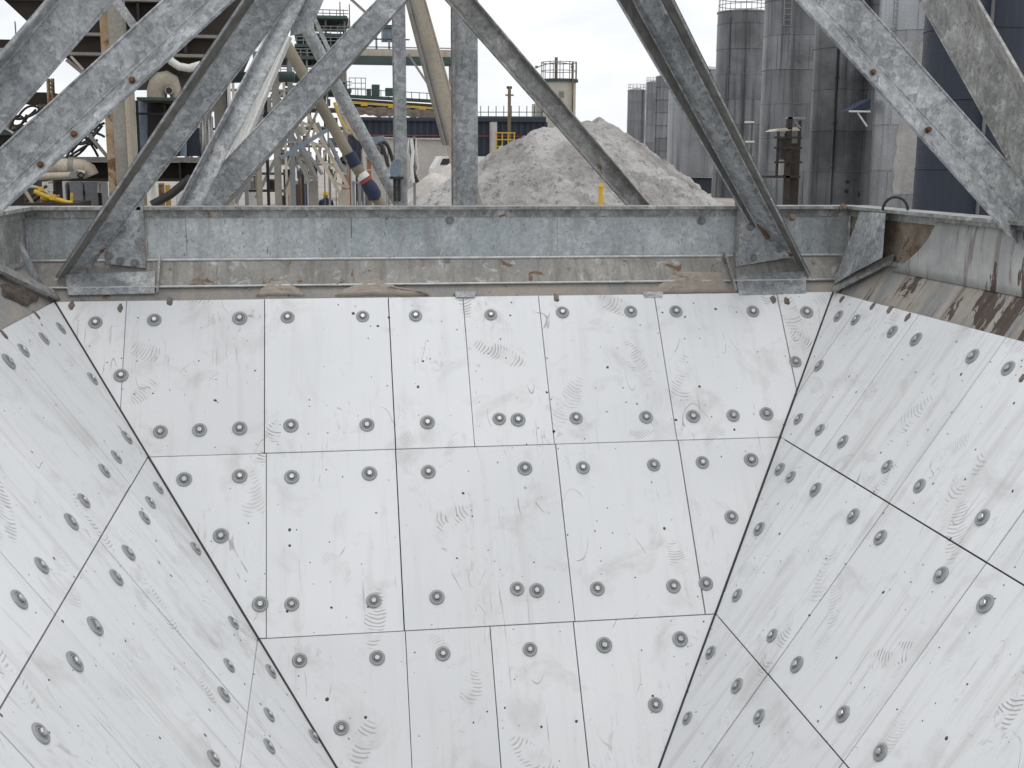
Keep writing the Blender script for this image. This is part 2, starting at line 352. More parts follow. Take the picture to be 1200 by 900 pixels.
# ------------------------------------------------------------------ hopper
SC = 5.5
ZT = H-.1132*SC; XL, XR = -.2157*SC, .4426*SC; YB, YF = SC, .2
KB, KL, KR = .731, .709, .6805
Z1, Z2 = H-.2239*SC, H-.3404*SC; ZE = .28
hop = thing('hopper', (.62, 2.9, 0), 'large steel hopper lined inside with bolted white wear panels', 'hopper')
# wall frames: origin, u axis (along rim), v axis (down slope), outward normal (towards the inside)
def wall(which):
    if which == 'back':  o, u, dn = Vector((0, YB, ZT)), Vector((1, 0, 0)), Vector((0, -KB, -1))
    if which == 'front': o, u, dn = Vector((0, YF, ZT)), Vector((1, 0, 0)), Vector((0, KB, -1))
    if which == 'right': o, u, dn = Vector((XR, 0, ZT)), Vector((0, 1, 0)), Vector((-KR, 0, -1))
    if which == 'left':  o, u, dn = Vector((XL, 0, ZT)), Vector((0, 1, 0)), Vector((KL, 0, -1))
    v = dn.normalized(); k = dn.length
    n = u.cross(v); ins = Vector((.62, 2.9, ZT+.5))-o
    if n.dot(ins) < 0: n = -n
    return o, u, v, n, k
def edges_u(which, v, k):
    """range of u between the corner lines at slope distance v"""
    dz = v/k
    if which in ('back', 'front'): return XL+KL*dz, XR-KR*dz
    return YF+KB*dz, YB-KB*dz
def clip(poly, a, b, c):
    """keep a*u+b*v<=c"""
    out = []
    for i in range(len(poly)):
        p, q = poly[i], poly[(i+1) % len(poly)]; fp, fq = a*p[0]+b*p[1]-c, a*q[0]+b*q[1]-c
        if fp <= 0: out.append(p)
        if fp*fq < 0:
            t = fp/(fp-fq); out.append((p[0]+(q[0]-p[0])*t, p[1]+(q[1]-p[1])*t))
    return out
# bolt mesh shared by all liner bolts
def bolt_mesh(seed):
    b = MB(); rd = random.Random(seed)
    b.lathe([(.0315, -.004, 0), (.0315, .002, 0), (.0295, .0045, 0), (.0205, .0045, 0), (.0195, .002, 1), (.0182, .002, 1), (.0172, .0045, 0), (.0145, .0045, 0), (.0135, .001, 1), (.0115, .001, 1)], (0, 0, 0), 20)
    a0 = rd.random()
    hexv = lambda r, z: [Vector((r*math.cos(a0+i*math.pi/3), r*math.sin(a0+i*math.pi/3), z)) for i in range(6)]
    v = hexv(.0122, .001)+hexv(.0118, .010)+hexv(.0095, .0125)
    b.add(v, [[i, (i+1) % 6, 6+(i+1) % 6, 6+i] for i in range(6)]+[[6+i, 6+(i+1) % 6, 12+(i+1) % 6, 12+i] for i in range(6)]+[[12+i for i in range(6)]], 2)
    return b.mesh('liner_bolt', ['washer', 'groove', 'bolthead'], Vector((0, 0, 0)))
BOLTS = [bolt_mesh(i) for i in range(5)]
TH = .022
def lined_wall(which, rows, seams, bolts, plugs=(), drag=.4, uoff=0.):
    o, u, v, n, k = wall(which)
    vb = (ZT-ZE)*k
    # steel plate behind the liners, reaching up past the liner's top edge
    a0, a1 = edges_u(which, 0, k); b0, b1 = edges_u(which, vb, k)
    P = lambda uu, vv, nn=0.: o+u*uu+v*vv+n*nn
    MB().prism([P(a0, 0, -TH-.003), P(a1, 0, -TH-.003), P(b1, vb, -TH-.003), P(b0, vb, -TH-.003)], -n*.012).build('wall_plate', 'plate', hop)
    panels = []; g = .0017 if which == 'back' else .0027; gc = .006
    (l0, r0), (l1, r1) = (a0, a1), (b0, b1)
    sl, sr = (l1-l0)/vb, (r1-r0)/vb
    for ri, (v0, v1) in enumerate(rows):
        us = [-9]+list(seams[ri])+[9]
        for i in range(len(us)-1):
            ga, gb, gv = (g*random.uniform(.6, 1.6) for _ in range(3))
            poly = [(us[i]+ga, v0+g), (us[i+1]-gb, v0+g), (us[i+1]-gb*random.uniform(.6, 1.5), v1-gv), (us[i]+ga*random.uniform(.6, 1.5), v1-g)]
            poly = clip(poly, -1, sl, -l0-gc); poly = clip(poly, 1, -sr, r0-gc)
            if len(poly) < 3: continue
            cu = sum(p[0] for p in poly)/len(poly); cv = sum(p[1] for p in poly)/len(poly)
            lift = random.uniform(-.0012, .0012)
            b = MB(); N = len(poly); e = .0016
            top = []
            for (pu, pv) in poly:
                d = math.hypot(pu-cu, pv-cv); top.append((pu-(pu-cu)/d*e, pv-(pv-cv)/d*e))
            uvs = poly+poly+top
            b.v = [P(pu, pv, -TH) for pu, pv in poly]+[P(pu, pv, lift-.0012) for pu, pv in poly]+[P(pu, pv, lift) for pu, pv in top]
            b.f = [list(range(N))]+[[i2, (i2+1) % N, N+(i2+1) % N, N+i2] for i2 in range(N)]+[[N+i2, N+(i2+1) % N, 2*N+(i2+1) % N, 2*N+i2] for i2 in range(N)]+[[2*N+i2 for i2 in range(N)]]
            b.mi = [0]*len(b.f); b.smooth = [False]*len(b.f)
            org = P(cu, cv, 0); me = b.mesh('liner_panel', ['liner'], org)
            ul = me.uv_layers.new(name='UVMap')
            for lp in me.loops: ul.data[lp.index].uv = (uvs[lp.vertex_index][0]+uoff, uvs[lp.vertex_index][1])
            at = me.attributes.new('drag', 'FLOAT', 'POINT')
            for d in at.data: d.value = drag
            bm = bmesh.new(); bm.from_mesh(me); bmesh.ops.recalc_face_normals(bm, faces=bm.faces); bm.to_mesh(me); bm.free()
            ob = link(bpy.data.objects.new('liner_panel', me), hop, org)
            panels.append((us[i], us[i+1], v0, v1, ob, (cu, cv)))
    rot = Matrix((u, n.cross(u), n)).transposed()
    def put(px, py, maker):
        w_ = hit(px, py, o, n)
        pu, pv = (w_-o).dot(u), (w_-o).dot(v)
        for (ua, ub, va, vb_, ob, _) in panels:
            if ua <= pu < ub and va <= pv < vb_: maker(w_, ob); return
    def mk(w_, ob):
        c = bpy.data.objects.new('bolt', random.choice(BOLTS)); link(c, ob, w_+n*.0015)
        c.rotation_euler = (rot @ Matrix.Rotation(random.uniform(0, 6.28), 3, 'Z') @ Matrix.Rotation(random.uniform(-.05, .05), 3, 'X')).to_euler(); c.scale = [random.uniform(.93, 1.07)]*3
    for p in bolts: put(p[0], p[1], mk)
    for (px, py) in plugs:
        def mp_(w_, ob):
            b = MB(); s_ = random.uniform(.7, 1.15)
            a, c2 = u*.017*s_, v*.024
            ring = [(a*math.cos(t*math.pi/5)+c2*math.sin(t*math.pi/5))*(1+.15*math.sin(t*2.3+px)) for t in range(10)]
            b.add([w_+r_*1. - n*.002 for r_ in ring]+[w_+r_*.7+n*.006 for r_ in ring]+[w_+n*.007], [[i, (i+1) % 10, 10+(i+1) % 10, 10+i] for i in range(10)]+[[10+i, 10+(i+1) % 10, 20] for i in range(10)])
            b.build('plug', 'plug', ob)
        put(px, py, mp_)
    return panels, P, n
def vz(z, which): return (ZT-z)*wall(which)[4]
def useam(which, pts):
    o, u, v, n, k = wall(which); return [(hit(px, py, o, n)-o).dot(u) for px, py in pts]
rows_b = [(0, vz(Z1, 'back')), (vz(Z1, 'back'), vz(Z2, 'back')), (vz(Z2, 'back'), vz(ZE, 'back'))]
sb = [useam('back', [(145, 410), (310, 430), (459, 430), (549, 430), (640, 430), (780, 430), (925, 415)]),
      useam('back', [(312, 640), (468, 620), (662, 620), (808, 600)]),
      useam('back', [(479, 820), (581, 820), (682, 820)])]
bolts_b = [(112,378),(181,375),(281,373),(337,372),(425,371),(487,370),(575,369),(659,366),(739,365),(792,365),(882,365),(945,366),(142,440),(932,424),
 (188,506),(234,504),(281,502),(341,499),(430,498),(501,495),(585,491),(607,492),(675,490),(757,489),(812,488),(859,487),(898,485),
 (216,562),(281,558),(342,559),(433,555),(502,553),(615,549),(683,548),(766,545),(823,542),(880,539),(259,628),(857,606),
 (305,708),(342,708),(438,704),(512,700),(606,690),(629,692),(700,690),(789,687),(827,684),
 (351,774),(442,771),(519,766),(621,761),(708,756),(797,749),(400,853),(768,826)]
lined_wall('back', rows_b, sb, bolts_b, [(84,358),(141,361),(199,353),(652,349),(906,351),(922,353)], .28, 0.)
rows_s = [(0, vz(Z1, 'right')), (vz(Z1, 'right'), vz(Z2, 'right')), (vz(Z2, 'right'), vz(ZE, 'right'))]
sr_ = [[.9, 1.4, 2.0, 2.65, 3.315, 3.98, 4.637, 5.17], [.9, 1.4, 2.0, 2.65, 3.315, 3.98, 4.637], [1.4, 2.0, 2.65, 3.315, 3.98]]
bolts_r = [(983,371),(1003,375),(1046,389),(1074,398),(1140,418),(1182,432),(960,429),(936,491),(961,504),(988,518),(1040,547),(1078,570),(1152,607),
 (914,550),(927,559),(956,574),(1000,605),(1032,630),(1103,674),(1155,708),(890,620),(864,698),(905,745),(934,779),(988,837),(1032,882),(833,765),(864,804),(890,840),(806,842)]
lined_wall('right', rows_s, sr_, bolts_r, [(987,351),(1023,359),(1043,363),(1064,372),(1199,443)], .75, 20.)
rows_l = [(0, vz(Z1, 'left')), (vz(Z1, 'left'), vz(Z2, 'left')), (vz(Z2, 'left'), vz(ZE, 'left'))]
sl_ = [[.9, 1.4, 2.0, 2.62, 3.27, 3.93, 4.6], [.9, 1.4, 2.0, 2.62, 3.27, 3.93, 4.56], [1.4, 2.0, 2.62, 3.27, 3.93]]
bolts_l = [(10,424),(27,411),(51,397),(71,385),(108,444),(148,513),(136,536),(122,552),(98,587),(83,612),(185,572),(176,589),(169,607),(48,663),(22,703),(150,648),(229,643),(136,677),(111,734),(87,776),
 (273,730),(268,780),(262,814),(317,787),(315,838),(315,875),(250,889),(47,860),(367,863)]
lined_wall('left', rows_l, sl_, bolts_l, [(4,392),(43,370)], .75, 40.)
lined_wall('front', [(0, vz(Z1, 'back')), (vz(Z1, 'back'), vz(ZE, 'back'))], [[-.6, 0, .6, 1.2, 1.8], [.2, .8, 1.2]], [], (), .4, 60.)

for c0, c1 in ((XL, XL+KL*(ZT-ZE)), (XR, XR-KR*(ZT-ZE))):
    MB().tube([(c0, YB, ZT), (c1, YB-KB*(ZT-ZE), ZE)], .0065, 8).build('corner_gap_shade', 'black', hop)  # added black tube gives the open corner joint its gap darkness
# bare steel strips of the slope above the liner, rim beams
ZS = H-.455; ZR = H-.215                      # foot of the rim beam, top of the rim
ts = (ZS-ZT)
XLo, XRo, YBo, YFo = XL-KL*ts, XR+KR*ts, YB+KB*ts, YF-KB*ts
cI = [Vector((XL, YB, ZT)), Vector((XR, YB, ZT)), Vector((XR, YF, ZT)), Vector((XL, YF, ZT))]
cO = [Vector((XLo, YBo, ZS)), Vector((XRo, YBo, ZS)), Vector((XRo, YFo, ZS)), Vector((XLo, YFo, ZS))]
ctr = Vector((.62, 2.9, ZT))
NAMES = ['back', 'right', 'front', 'left']
for i in range(4):
    a, b, c, d = cI[i], cI[(i+1) % 4], cO[(i+1) % 4], cO[i]
    n = wall(NAMES[i])[3]
    if i == 0:
        # lower lap plate and upper plate with a welded step between them
        t = .33
        MB().prism([a-n*.012, b-n*.012, b.lerp(c, t)-n*.012, a.lerp(d, t)-n*.012], -n*.01).build('slope_strip', 'strip', hop)
        MB().prism([a.lerp(d, t)-n*.004, b.lerp(c, t)-n*.004, c-n*.004, d-n*.004], -n*.01).build('slope_strip', 'back_strip', hop)
        MB().tube([a.lerp(d, t), b.lerp(c, t)], .0055, 6).build('weld_bead', 'weld', hop)
        MB().tube([d+Vector((0, .002, 0)), c+Vector((0, .002, 0))], .007, 6).build('weld_bead', 'weld', hop)
    else:
        MB().prism([a-n*.012, b-n*.012, c-n*.012, d-n*.012], -n*.01).build('slope_strip', 'worn' if i == 1 else 'strip', hop)
        MB().tube([d-n*.006, c-n*.006], .014, 8).build('weld_bead', 'galv_dirty', hop)
# rim beam: a web plate and a top flange per side
def rim(i, splits, mats):
    a, b = cO[i], cO[(i+1) % 4]; n = wall(NAMES[i])[3]; out = Vector((-n.x, -n.y, 0)).normalized(); dr = (b-a).normalized(); Ln = (b-a).length
    rb = thing_part('rim_beam', (a+b)/2)
    cuts = [0]+splits+[Ln]
    for j in range(len(cuts)-1):
        p0, p1 = a+dr*(cuts[j]+.002), a+dr*(cuts[j+1]-.002); off = out*(.006+random.uniform(0, .002))
        MB().prism([p0+off, p1+off, p1+off+Vector((0, 0, ZR-.016-ZS)), p0+off+Vector((0, 0, ZR-.016-ZS))], out*.01).build('web_plate', mats, rb)
    e = .035
    MB().prism([a-dr*e-out*.035+Vector((0, 0, ZR-.014-ZS)), b+dr*e-out*.035+Vector((0, 0, ZR-.014-ZS)), b+dr*e*2+out*.11+Vector((0, 0, ZR-.014-ZS)), a-dr*e*2+out*.11+Vector((0, 0, ZR-.014-ZS))], (0, 0, .014+.0004*i)).build('top_flange', 'galv_dirty', rb)
    # lower stiffening angle under the flange
    MB().prism([a-out*.002+Vector((0, 0, ZR-.05-ZS)), b-out*.002+Vector((0, 0, ZR-.05-ZS)), b-out*.002+Vector((0, 0, ZR-.016-ZS)), a-out*.002+Vector((0, 0, ZR-.016-ZS))], out*.005).build('lip', 'galv_dirty', rb)
    return rb
def thing_part(name, loc): return link(bpy.data.objects.new(name, None), hop, loc)
xs = [(PY(px, 275, YBo).x-XLo) for px in (172, 218, 412, 653, 863)]
rim(0, xs, 'beam'); rim(1, [1.2, 3.1], 'rusty_shaded'); rim(2, [], 'beam'); rim(3, [2.2, 4.1], 'galv_dirty')  # right web: dirty brown, with its shadow put into the darker colour
# beam web bolts
def small_bolt(w_, nrm, r, parent, mat='galv_dirty'):
    nrm = Vector(nrm).normalized(); b = MB(); b.tube([w_, w_+nrm*.005], r*1.55, 12); b.tube([w_+nrm*.005, w_+nrm*.016], r, 6)
    return b.build('bolt', mat, parent)
for px, py in ((527, 258), (524, 306), (822, 259)):
    small_bolt(PY(px, py, YBo+.002), (0, -1, 0), .0125, hop, 'groove')
# gusset plates and hip-brace feet on the back beam
for poly, bl in (([(167, 208), (168, 314), (124, 309), (119, 288), (146, 246)], [(143, 268), (141, 306), (158, 308), (128, 300), (107, 297), (115, 303)]),
                 ([(865, 214), (865, 312), (930, 301), (922, 287), (884, 236)], [(879, 266), (883, 302), (904, 279), (913, 292), (870, 290)])):
    g = MB().prism([PY(px, py, YBo-.035) for px, py in poly], (0, .01, 0)).build('gusset_plate', 'galv', hop)
    for px, py in bl[:4]: small_bolt(PY(px, py, YBo-.035), (0, -1, 0), .012, g, 'groove')
    ra, rb_ = (((146, 250), (121, 291)) if poly[0][0] < 500 else ((869, 232), (900, 280)))
    MB().tube([PY(*ra, YBo-.05), PY((ra[0]+rb_[0])/2+1.5, (ra[1]+rb_[1])/2, YBo-.05), PY(*rb_, YBo-.045)], [.007, .012, .008], 7).build('rust_seam', 'rust_dark', hop)
    xx = PY(poly[0][0], 260, YBo-.035).x
    zt, zb = PY(poly[0][0], poly[0][1], YBo-.035).z, PY(poly[1][0], poly[1][1], YBo-.035).z
    MB().box((xx-.005, YBo-.045, zb), (xx+.005, YBo+.008, zt)).build('gusset_return', 'galv_dirty', hop)
# base plates under gussets on the slope
for x0, x1 in ((76, 181), (862, 944)):
    a, b = PY(x0, 322, YBo-.05), PY(x1, 322, YBo-.05)
    n = wall('back')[3]; v = -wall('back')[2]
    p = [hit(x0+4, 346, cI[0], n), hit(x1, 344, cI[0], n), hit(x1+1, 318, cI[0], n), hit(x0, 322, cI[0], n)]
    MB().prism([q_-n*.0035 for q_ in p], n*.006).build('seat_plate', 'galv', hop)
# upright fins on the slope strip
for (xa, ya), (xb, yb) in (((187, 304), (184, 346)), ((846, 300), (860, 342))):
    n = wall('back')[3]; p0 = hit(xa, ya, cI[0], n); p1 = hit(xb, yb, cI[0], n)
    MB().prism([p0+n*.009, p1+n*.009, p1+n*.028, p0+n*.036], (.009, 0, 0)).build('fin', 'galv_dirty', hop)
# galvanised hook clips over the liner's top edge
for px in (545, 765):
    a = PY(px, 346, YB); n = wall('back')[3]; v = wall('back')[2]
    b = MB(); u = Vector((1, 0, 0))
    b.prism([a-u*.05-v*.01+n*.001, a+u*.05-v*.01+n*.001, a+u*.043+v*.014+n*.001, a-u*.043+v*.014+n*.001], n*.006)
    b.prism([a-u*.05-v*.016-n*.02, a+u*.05-v*.016-n*.02, a+u*.05-v*.01-n*.02, a-u*.05-v*.01-n*.02], n*.027)
    b.build('clip', 'galv', hop)
# folded corner stiffeners
def fin(polyA, polyB, off, mat='galv'):
    b = MB(); b.prism(polyA, off); b.prism(polyB, off); return b.build('corner_stiffener', mat, hop)
Yc = YBo-.02
fin([PY(1008, 248, 5.45), PY(1014, 248, 5.40), PY(1003, 318, 5.30), PY(976, 334, 5.48)], [PY(1014, 248, 5.40), PY(1038, 250, 5.10), PY(1034, 302, 5.10), PY(1003, 318, 5.30)], (.004, .008, 0))
fin([PY(10, 252, 5.52), PY(-4, 254, 5.50), PY(10, 322, 5.40), PY(52, 336, 5.56)], [PY(-4, 254, 5.50), PY(-30, 256, 5.3), PY(-14, 318, 5.25), PY(10, 322, 5.40)], (-.004, .008, 0))
# flat bars along the corners
nR, nL = wall('right')[3], wall('left')[3]
def flatbar(p0, p1, n, wdt):
    d = (p1-p0).normalized(); s = n.cross(d).normalized()*wdt/2
    return MB().prism([p0-s+n*.012, p0+s+n*.012, p1+s+n*.012, p1-s+n*.012], n*.014).build('flat_bar', 'galv_dirty', hop)
flatbar(hit(981, 340, cI[1], nR), hit(1050, 305, cI[1], nR), nR, .05)
flatbar(hit(62, 349, cI[0], nL), hit(-30, 306, cI[0], nL), nL, .05)
# curved wear plate at the right-hand rim
b = MB(); ed = [(1045, 318), (1058, 310), (1070, 301), (1080, 292), (1088, 282), (1093, 273), (1096, 266), (1096, 260)]
N = len(ed)-1; rowv = []
for j, (px, py) in enumerate(ed):
    t = j/N; p = PX(px, py, XRo-.016+.012*t); rowv.append((p.x-.008*math.sin(math.pi*t), p.y, p.z))
vs_ = list(rowv)+[(x, .4, rowv[j][2]) for j, (x, y, z) in enumerate(rowv)]
b.add(vs_, [[j, j+1, N+1+j+1, N+1+j] for j in range(N)], 0, True)
wp = b.build('wear_plate', 'worn_up', hop)
mo = wp.modifiers.new('solid', 'SOLIDIFY'); mo.thickness = .01
small_bolt(PX(1097, 272, XRo+.02), (-1, 0, 0), .016, hop)
tag(wp, 'curved worn steel plate with brown peeled stains')
# lifting ring on the rim
c = PZ(1049, 246, ZR); tube('lifting_ring', [c+Vector((.055*math.cos(t*math.pi/10)*.75, -.04*math.cos(t*math.pi/10), .062*math.sin(t*math.pi/10)-.004)) for t in range(11)], .0065, 'black', hop, 8)
# rusty bolts on rim
for px, py in ((988, 243), (928, 255)): small_bolt(PY(px, py, YBo-.04), (0, -1, .2), .012, hop, 'rusty_shaded')
# legs and discharge chute of the hopper
for x in (XLo-.06, XRo+.06):
    for y in (YFo-.06, YBo+.09): box('leg', (x-.07, y-.07, 0), (x+.07, y+.07, ZR-.016), 'galv', hop)
MB().prism([(XL+KL*(ZT-ZE), YF+KB*(ZT-ZE), ZE), (XR-KR*(ZT-ZE), YF+KB*(ZT-ZE), ZE), (XR-KR*(ZT-ZE), YB-KB*(ZT-ZE), ZE), (XL+KL*(ZT-ZE), YB-KB*(ZT-ZE), ZE)], (0, 0, -.02)).build('discharge_gate', 'plate', hop)

# sand and debris left on the ledges
def ledge_heap(name, pxs, hgt, mat, n, base, label, seed):
    """low bumpy heap on the strip between pixel outline pxs"""
    pts = [hit(px, py, base, n) for px, py in pxs]; cpt = sum(pts, Vector())/len(pts)
    b = MB(); rings = 9; K = len(pts); vs = []
    for r in range(rings+1):
        f = 1-r/rings
        for p in pts:
            q_ = cpt+(p-cpt)*f; hh = hgt*(1-f*f)*(1+.9*noise.noise(q_*22+Vector((seed, 0, 0))))+.012*noise.noise(q_*55)
            vs.append(q_+n*(-.010 if r == 0 else max(.002, hh)))
    fs = [[r*K+i, r*K+(i+1) % K, (r+1)*K+(i+1) % K, (r+1)*K+i] for r in range(rings) for i in range(K)]
    b.add(vs, fs, 0, True); o = b.build(name, mat); return tag(o, label, 'sand', kind='stuff')
def dense(poly, k=8, jit=1.2, seed=1):
    rd = random.Random(seed); out = []
    for i in range(len(poly)):
        (x0, y0), (x1, y1) = poly[i], poly[(i+1) % len(poly)]
        for j in range(k): out.append((x0+(x1-x0)*j/k+rd.uniform(-jit, jit), y0+(y1-y0)*j/k+rd.uniform(-jit, jit)*.6))
    return out
nB = wall('back')[3]
ledge_heap('sand', dense([(300, 345), (310, 332), (335, 327), (352, 340), (358, 345)]), .006, 'dust', nB, cI[0], 'small beige sand patch on ledge above the white panels', 1)
ledge_heap('sand', dense([(392, 345), (415, 331), (440, 325), (462, 335), (500, 343), (505, 345)]), .007, 'dust', nB, cI[0], 'long low drift of beige sand beside the small patch', 2)
ledge_heap('sand', dense([(762, 343), (785, 322), (800, 318), (848, 318), (856, 341)]), .008, 'dust', nB, cI[0], 'beige sand heap piled against the right ledge fin', 3)
ledge_heap('debris', dense([(2, 331), (20, 334), (48, 350), (34, 358), (6, 346)], 5, 1.5), .014, 'debris', nL, cI[0], 'dark wet debris caught under left corner flat bar', 4)

# ------------------------------------------------------------------ folded steel members
def pt(e):
    pl = e[2]
    return PX(e[0], e[1], pl[1]) if isinstance(pl, tuple) else PY(e[0], e[1], pl)
def folded(name, edges, mat, parent, ext=(0., 0.), th=.009, stop_ground=False, dark_mottle=None):
    """edges: ((px,py,plane),(px,py,plane)) lines of the cross-section from edge to edge; ext lengthens both ends in metres"""
    b = MB(); ln = []
    for e0, e1 in edges:
        p, q = pt(e0), pt(e1); d = (q-p).normalized()
        p2 = p-d*ext[0]
        if stop_ground: p2 = p-d*(p.z/d.z) if abs(d.z) > 1e-6 else p2
        ln.append((p2, q+d*ext[1]))
    for (a0, a1), (b0, b1) in zip(ln[:-1], ln[1:]):
        n = (a1-a0).cross(b0-a0).normalized()
        if n.dot(EYE-a0) > 0: n = -n
        b.prism([a0, a1, b1, b0], n*th)
    for i, (a0, a1) in enumerate(ln): b.tube([a0, a1], th*(.62 if 0 < i < len(ln)-1 else .5), 8)
    if dark_mottle is not None:
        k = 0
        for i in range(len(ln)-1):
            for j in range(6): b.mi[k] = 1 if i in dark_mottle else 0; k += 1
        return b.build(name, [mat, 'dark_mottle'], parent)
    return b.build(name, mat, parent)
fr = thing('brace_frame', (.62, 4.5, ZR), 'galvanised steel brace frame bolted to the hopper rim', 'frame')
B1 = folded('brace', [((0, 67, 3.53), (58, 0, 3.53)), ((0, 82, 3.6), (70, 0, 3.6)), ((0, 154, 3.6), (133, 0, 3.6))], 'galv', fr, (.62, .35))
B2 = folded('brace', [((0, 175, 4.2), (192, 0, 4.2)), ((0, 228, 4.2), (244, 0, 4.2)), ((0, 247, 4.13), (271, 0, 4.13))], 'galv', fr, (.45, .5))
R1 = folded('brace', [((1200, 213, 4.2), (1010, 0, 4.2)), ((1193, 253, 4.2), (956, 0, 4.2)), ((1170, 260, 4.13), (935, 0, 4.13))], 'galv', fr, (.30, .5))
R2 = folded('brace', [((1183, 190, ('x', 2.66)), (1077, 0, ('x', 2.66))), ((1200, 123, ('x', 2.66)), (1128, 0, ('x', 2.66))), ((1200, 96, ('x', 2.60)), (1145, 0, ('x', 2.60)))], 'galv_dirty', fr, (.42, .5))
B3 = folded('brace', [((69, 322, 5.54), (286, 0, 4.82)), ((80, 322, 5.60), (299, 0, 4.9)), ((110, 308, 5.60), (342, 0, 4.9))], 'galv', fr, (.02, .6), dark_mottle=(0,))
R3 = folded('brace', [((876, 258, 5.54), (724, 0, 4.82)), ((888, 268, 5.60), (741, 0, 4.9)), ((931, 304, 5.60), (774, 0, 4.9)), ((946, 318, 5.54), (788, 0, 4.82))], 'galv', fr, (.02, .6), dark_mottle=(0, 2))
for br, pts_, Yp in ((B2, ((155, 95), (87, 158), (48, 194)), 4.155), (R1, ((1022, 86), (1087, 153)), 4.155)):
    for px, py in pts_:
        w_ = PY(px, py, Yp); b = MB(); b.tube([w_+Vector((0, .01, 0)), w_+Vector((0, -.010, .004))], .011, 8); b.tube([w_+Vector((0, -.010, .004)), w_+Vector((0, -.018, .006))], .008, 6); b.build('bolt', 'rust_dark', br)

af = thing('a_frame', (.62, 6.4, 0), 'galvanised A-shaped steel frame with two posts behind the hopper rim', 'frame')
folded('leg', [((250, 203, 6.3), (442, 0, 6.3)), ((262, 239, 6.3), (475, 0, 6.3)), ((265, 241, 6.38), (478, 0, 6.38))], 'galv', af, (0, .5), .009, True)
folded('leg', [((758, 236, 6.26), (557, 0, 6.26)), ((752, 237, 6.3), (551, 0, 6.3)), ((739, 238, 6.3), (529, 0, 6.3)), ((733, 238, 6.26), (523, 0, 6.26))], 'galv_dirty', af, (0, .4), .008, True)
folded('leg', [((208, 239, 6.02), (335, 0, 6.5)), ((217, 239, 6.08), (341, 0, 6.56)), ((236, 239, 6.08), (357, 0, 6.56)), ], 'galv', af, (0, .4), .009, True)
def hpost(x0, x1, Y, ytop, mat, parent, dep=.13):
    a, b_ = PY(x0, 187, Y), PY(x1, 187, Y); zt = PY(x0, ytop, Y).z; b = MB()
    b.box((a.x, Y, 0), (b_.x, Y+.012, zt)); b.box((a.x, Y+dep, 0), (b_.x, Y+dep+.012, zt)); xm = (a.x+b_.x)/2; b.box((xm-.005, Y+.0125, 0), (xm+.005, Y+dep-.0005, zt))
    return b.build('post', mat, parent)
hpost(532, 560, 6.55, -40, 'galv', af); hpost(463, 477, 6.55, -40, 'galv', af)
box('splice_strip', (PY(531, 187, 6.53).x, 6.53, 0), (PY(534, 187, 6.53).x, 6.549, PY(531, -40, 6.53).z), 'galv_dirty', af)
MB().prism([PY(345, -30, 6.6), PY(392, -30, 6.6), PY(364, 36, 6.6), PY(340, 42, 6.6)], (0, .012, 0)).build('node_plate', 'galv', af)
# blue strap-on box on the slim post
nb = MB(); nb.prism([PY(459, 190, 6.50), PY(463, 187, 6.50), PY(469, 187, 6.50), PY(467, 207, 6.50), PY(459, 210, 6.50), PY(457, 200, 6.50)], (0, .045, 0)); nb.build('junction_box', 'blue', af)
for x in (461, 466): bxp('strap', x, 208, x+3.4, 236, 6.51, .02, 'black', af)
bxp('bracket', 457, 207, 473, 210, 6.49, .05, 'black', af)

rk = thing('raking_beam', (PY(520, 240, 7.93).x, 7.93, 0), 'cream painted raking steel beam leaning behind the wide post', 'beam'); 
folded('flange', [((477, 0, 7.9), (521, 170, 7.9)), ((482, 0, 7.9), (526, 170, 7.9))], 'taupe', rk, (.6, 0), .03, False)
folded('web', [((483, 0, 7.96), (527, 170, 7.96)), ((498, 0, 7.96), (546, 170, 7.96))], 'cream', rk, (.6, 0), .012, False)
e0, e1 = PY(526, 170, 7.93), PY(482, 0, 7.93); d = (e0-e1).normalized(); e2 = e0+d*(e0.z/-d.z)
bar('lower_web', e0+Vector((.05, 0, 0)), e2+Vector((.05, 0, 0)), .13, .06, 'cream', rk)

def inclined(p0, p1, rpx, Y, mat, label, extra=None):
    a, b_ = PY(*p0, Y), PY(*p1, Y); d = (b_-a).normalized(); foot = b_+d*(b_.z/-d.z); r = rpx*Y/1430
    t = thing('inclined_pipe', foot, label, 'pipe')
    if extra: foot = PY(*extra, Y); d2_ = (foot-b_).normalized(); mid = foot; foot = foot+d2_*(foot.z/-d2_.z); tube('pipe_run', [a, b_, mid, foot], r, mat, t, 14)
    else: tube('pipe_run', [a, b_, foot], r, mat, t, 14)
    return t, a, d, r
t1, *_ = inclined((352, 20), (430, 167), 7.4, 9., 'galv', 'galvanised inclined round pipe ending beside the slim post')
t2, a2, d2, r2 = inclined((332, 46), (412, 187), 6.6, 8.8, 'khaki', 'khaki inclined round pipe with dark sleeve and navy wrap', (441, 232))
d3 = (PY(441, 232, 8.8)-PY(412, 187, 8.8)).normalized()
q0 = PY(413, 187, 8.8); tube('sleeve', [q0-d2*.05, q0+d2*.05], r2*1.12, 'navy', t2, 14)
q0 = PY(432, 217, 8.8)
tube('wrap', [q0-d3*.03, q0+d3*.02, q0+d3*.07, q0+d3*.1+Vector((-.01, 0, -.02))], [r2*1.08, r2*1.35, r2*1.3, r2*1.2], 'navy', t2, 14)
tube('wrap', [q0-d3*.055, q0-d3*.028], [r2*1.05, r2*1.22], 'red', t2, 14)
tube('wrap', [q0-d3*.10, q0-d3*.056], [r2*1.02, r2*1.16], 'white', t2, 14)
def strut(x0, y0, x1, y1, wpx, Y, mat, parent): return bar('strut', PY(x0, y0, Y), PY(x1, y1, Y), wpx*Y/1430, wpx*Y/1430, mat, parent)

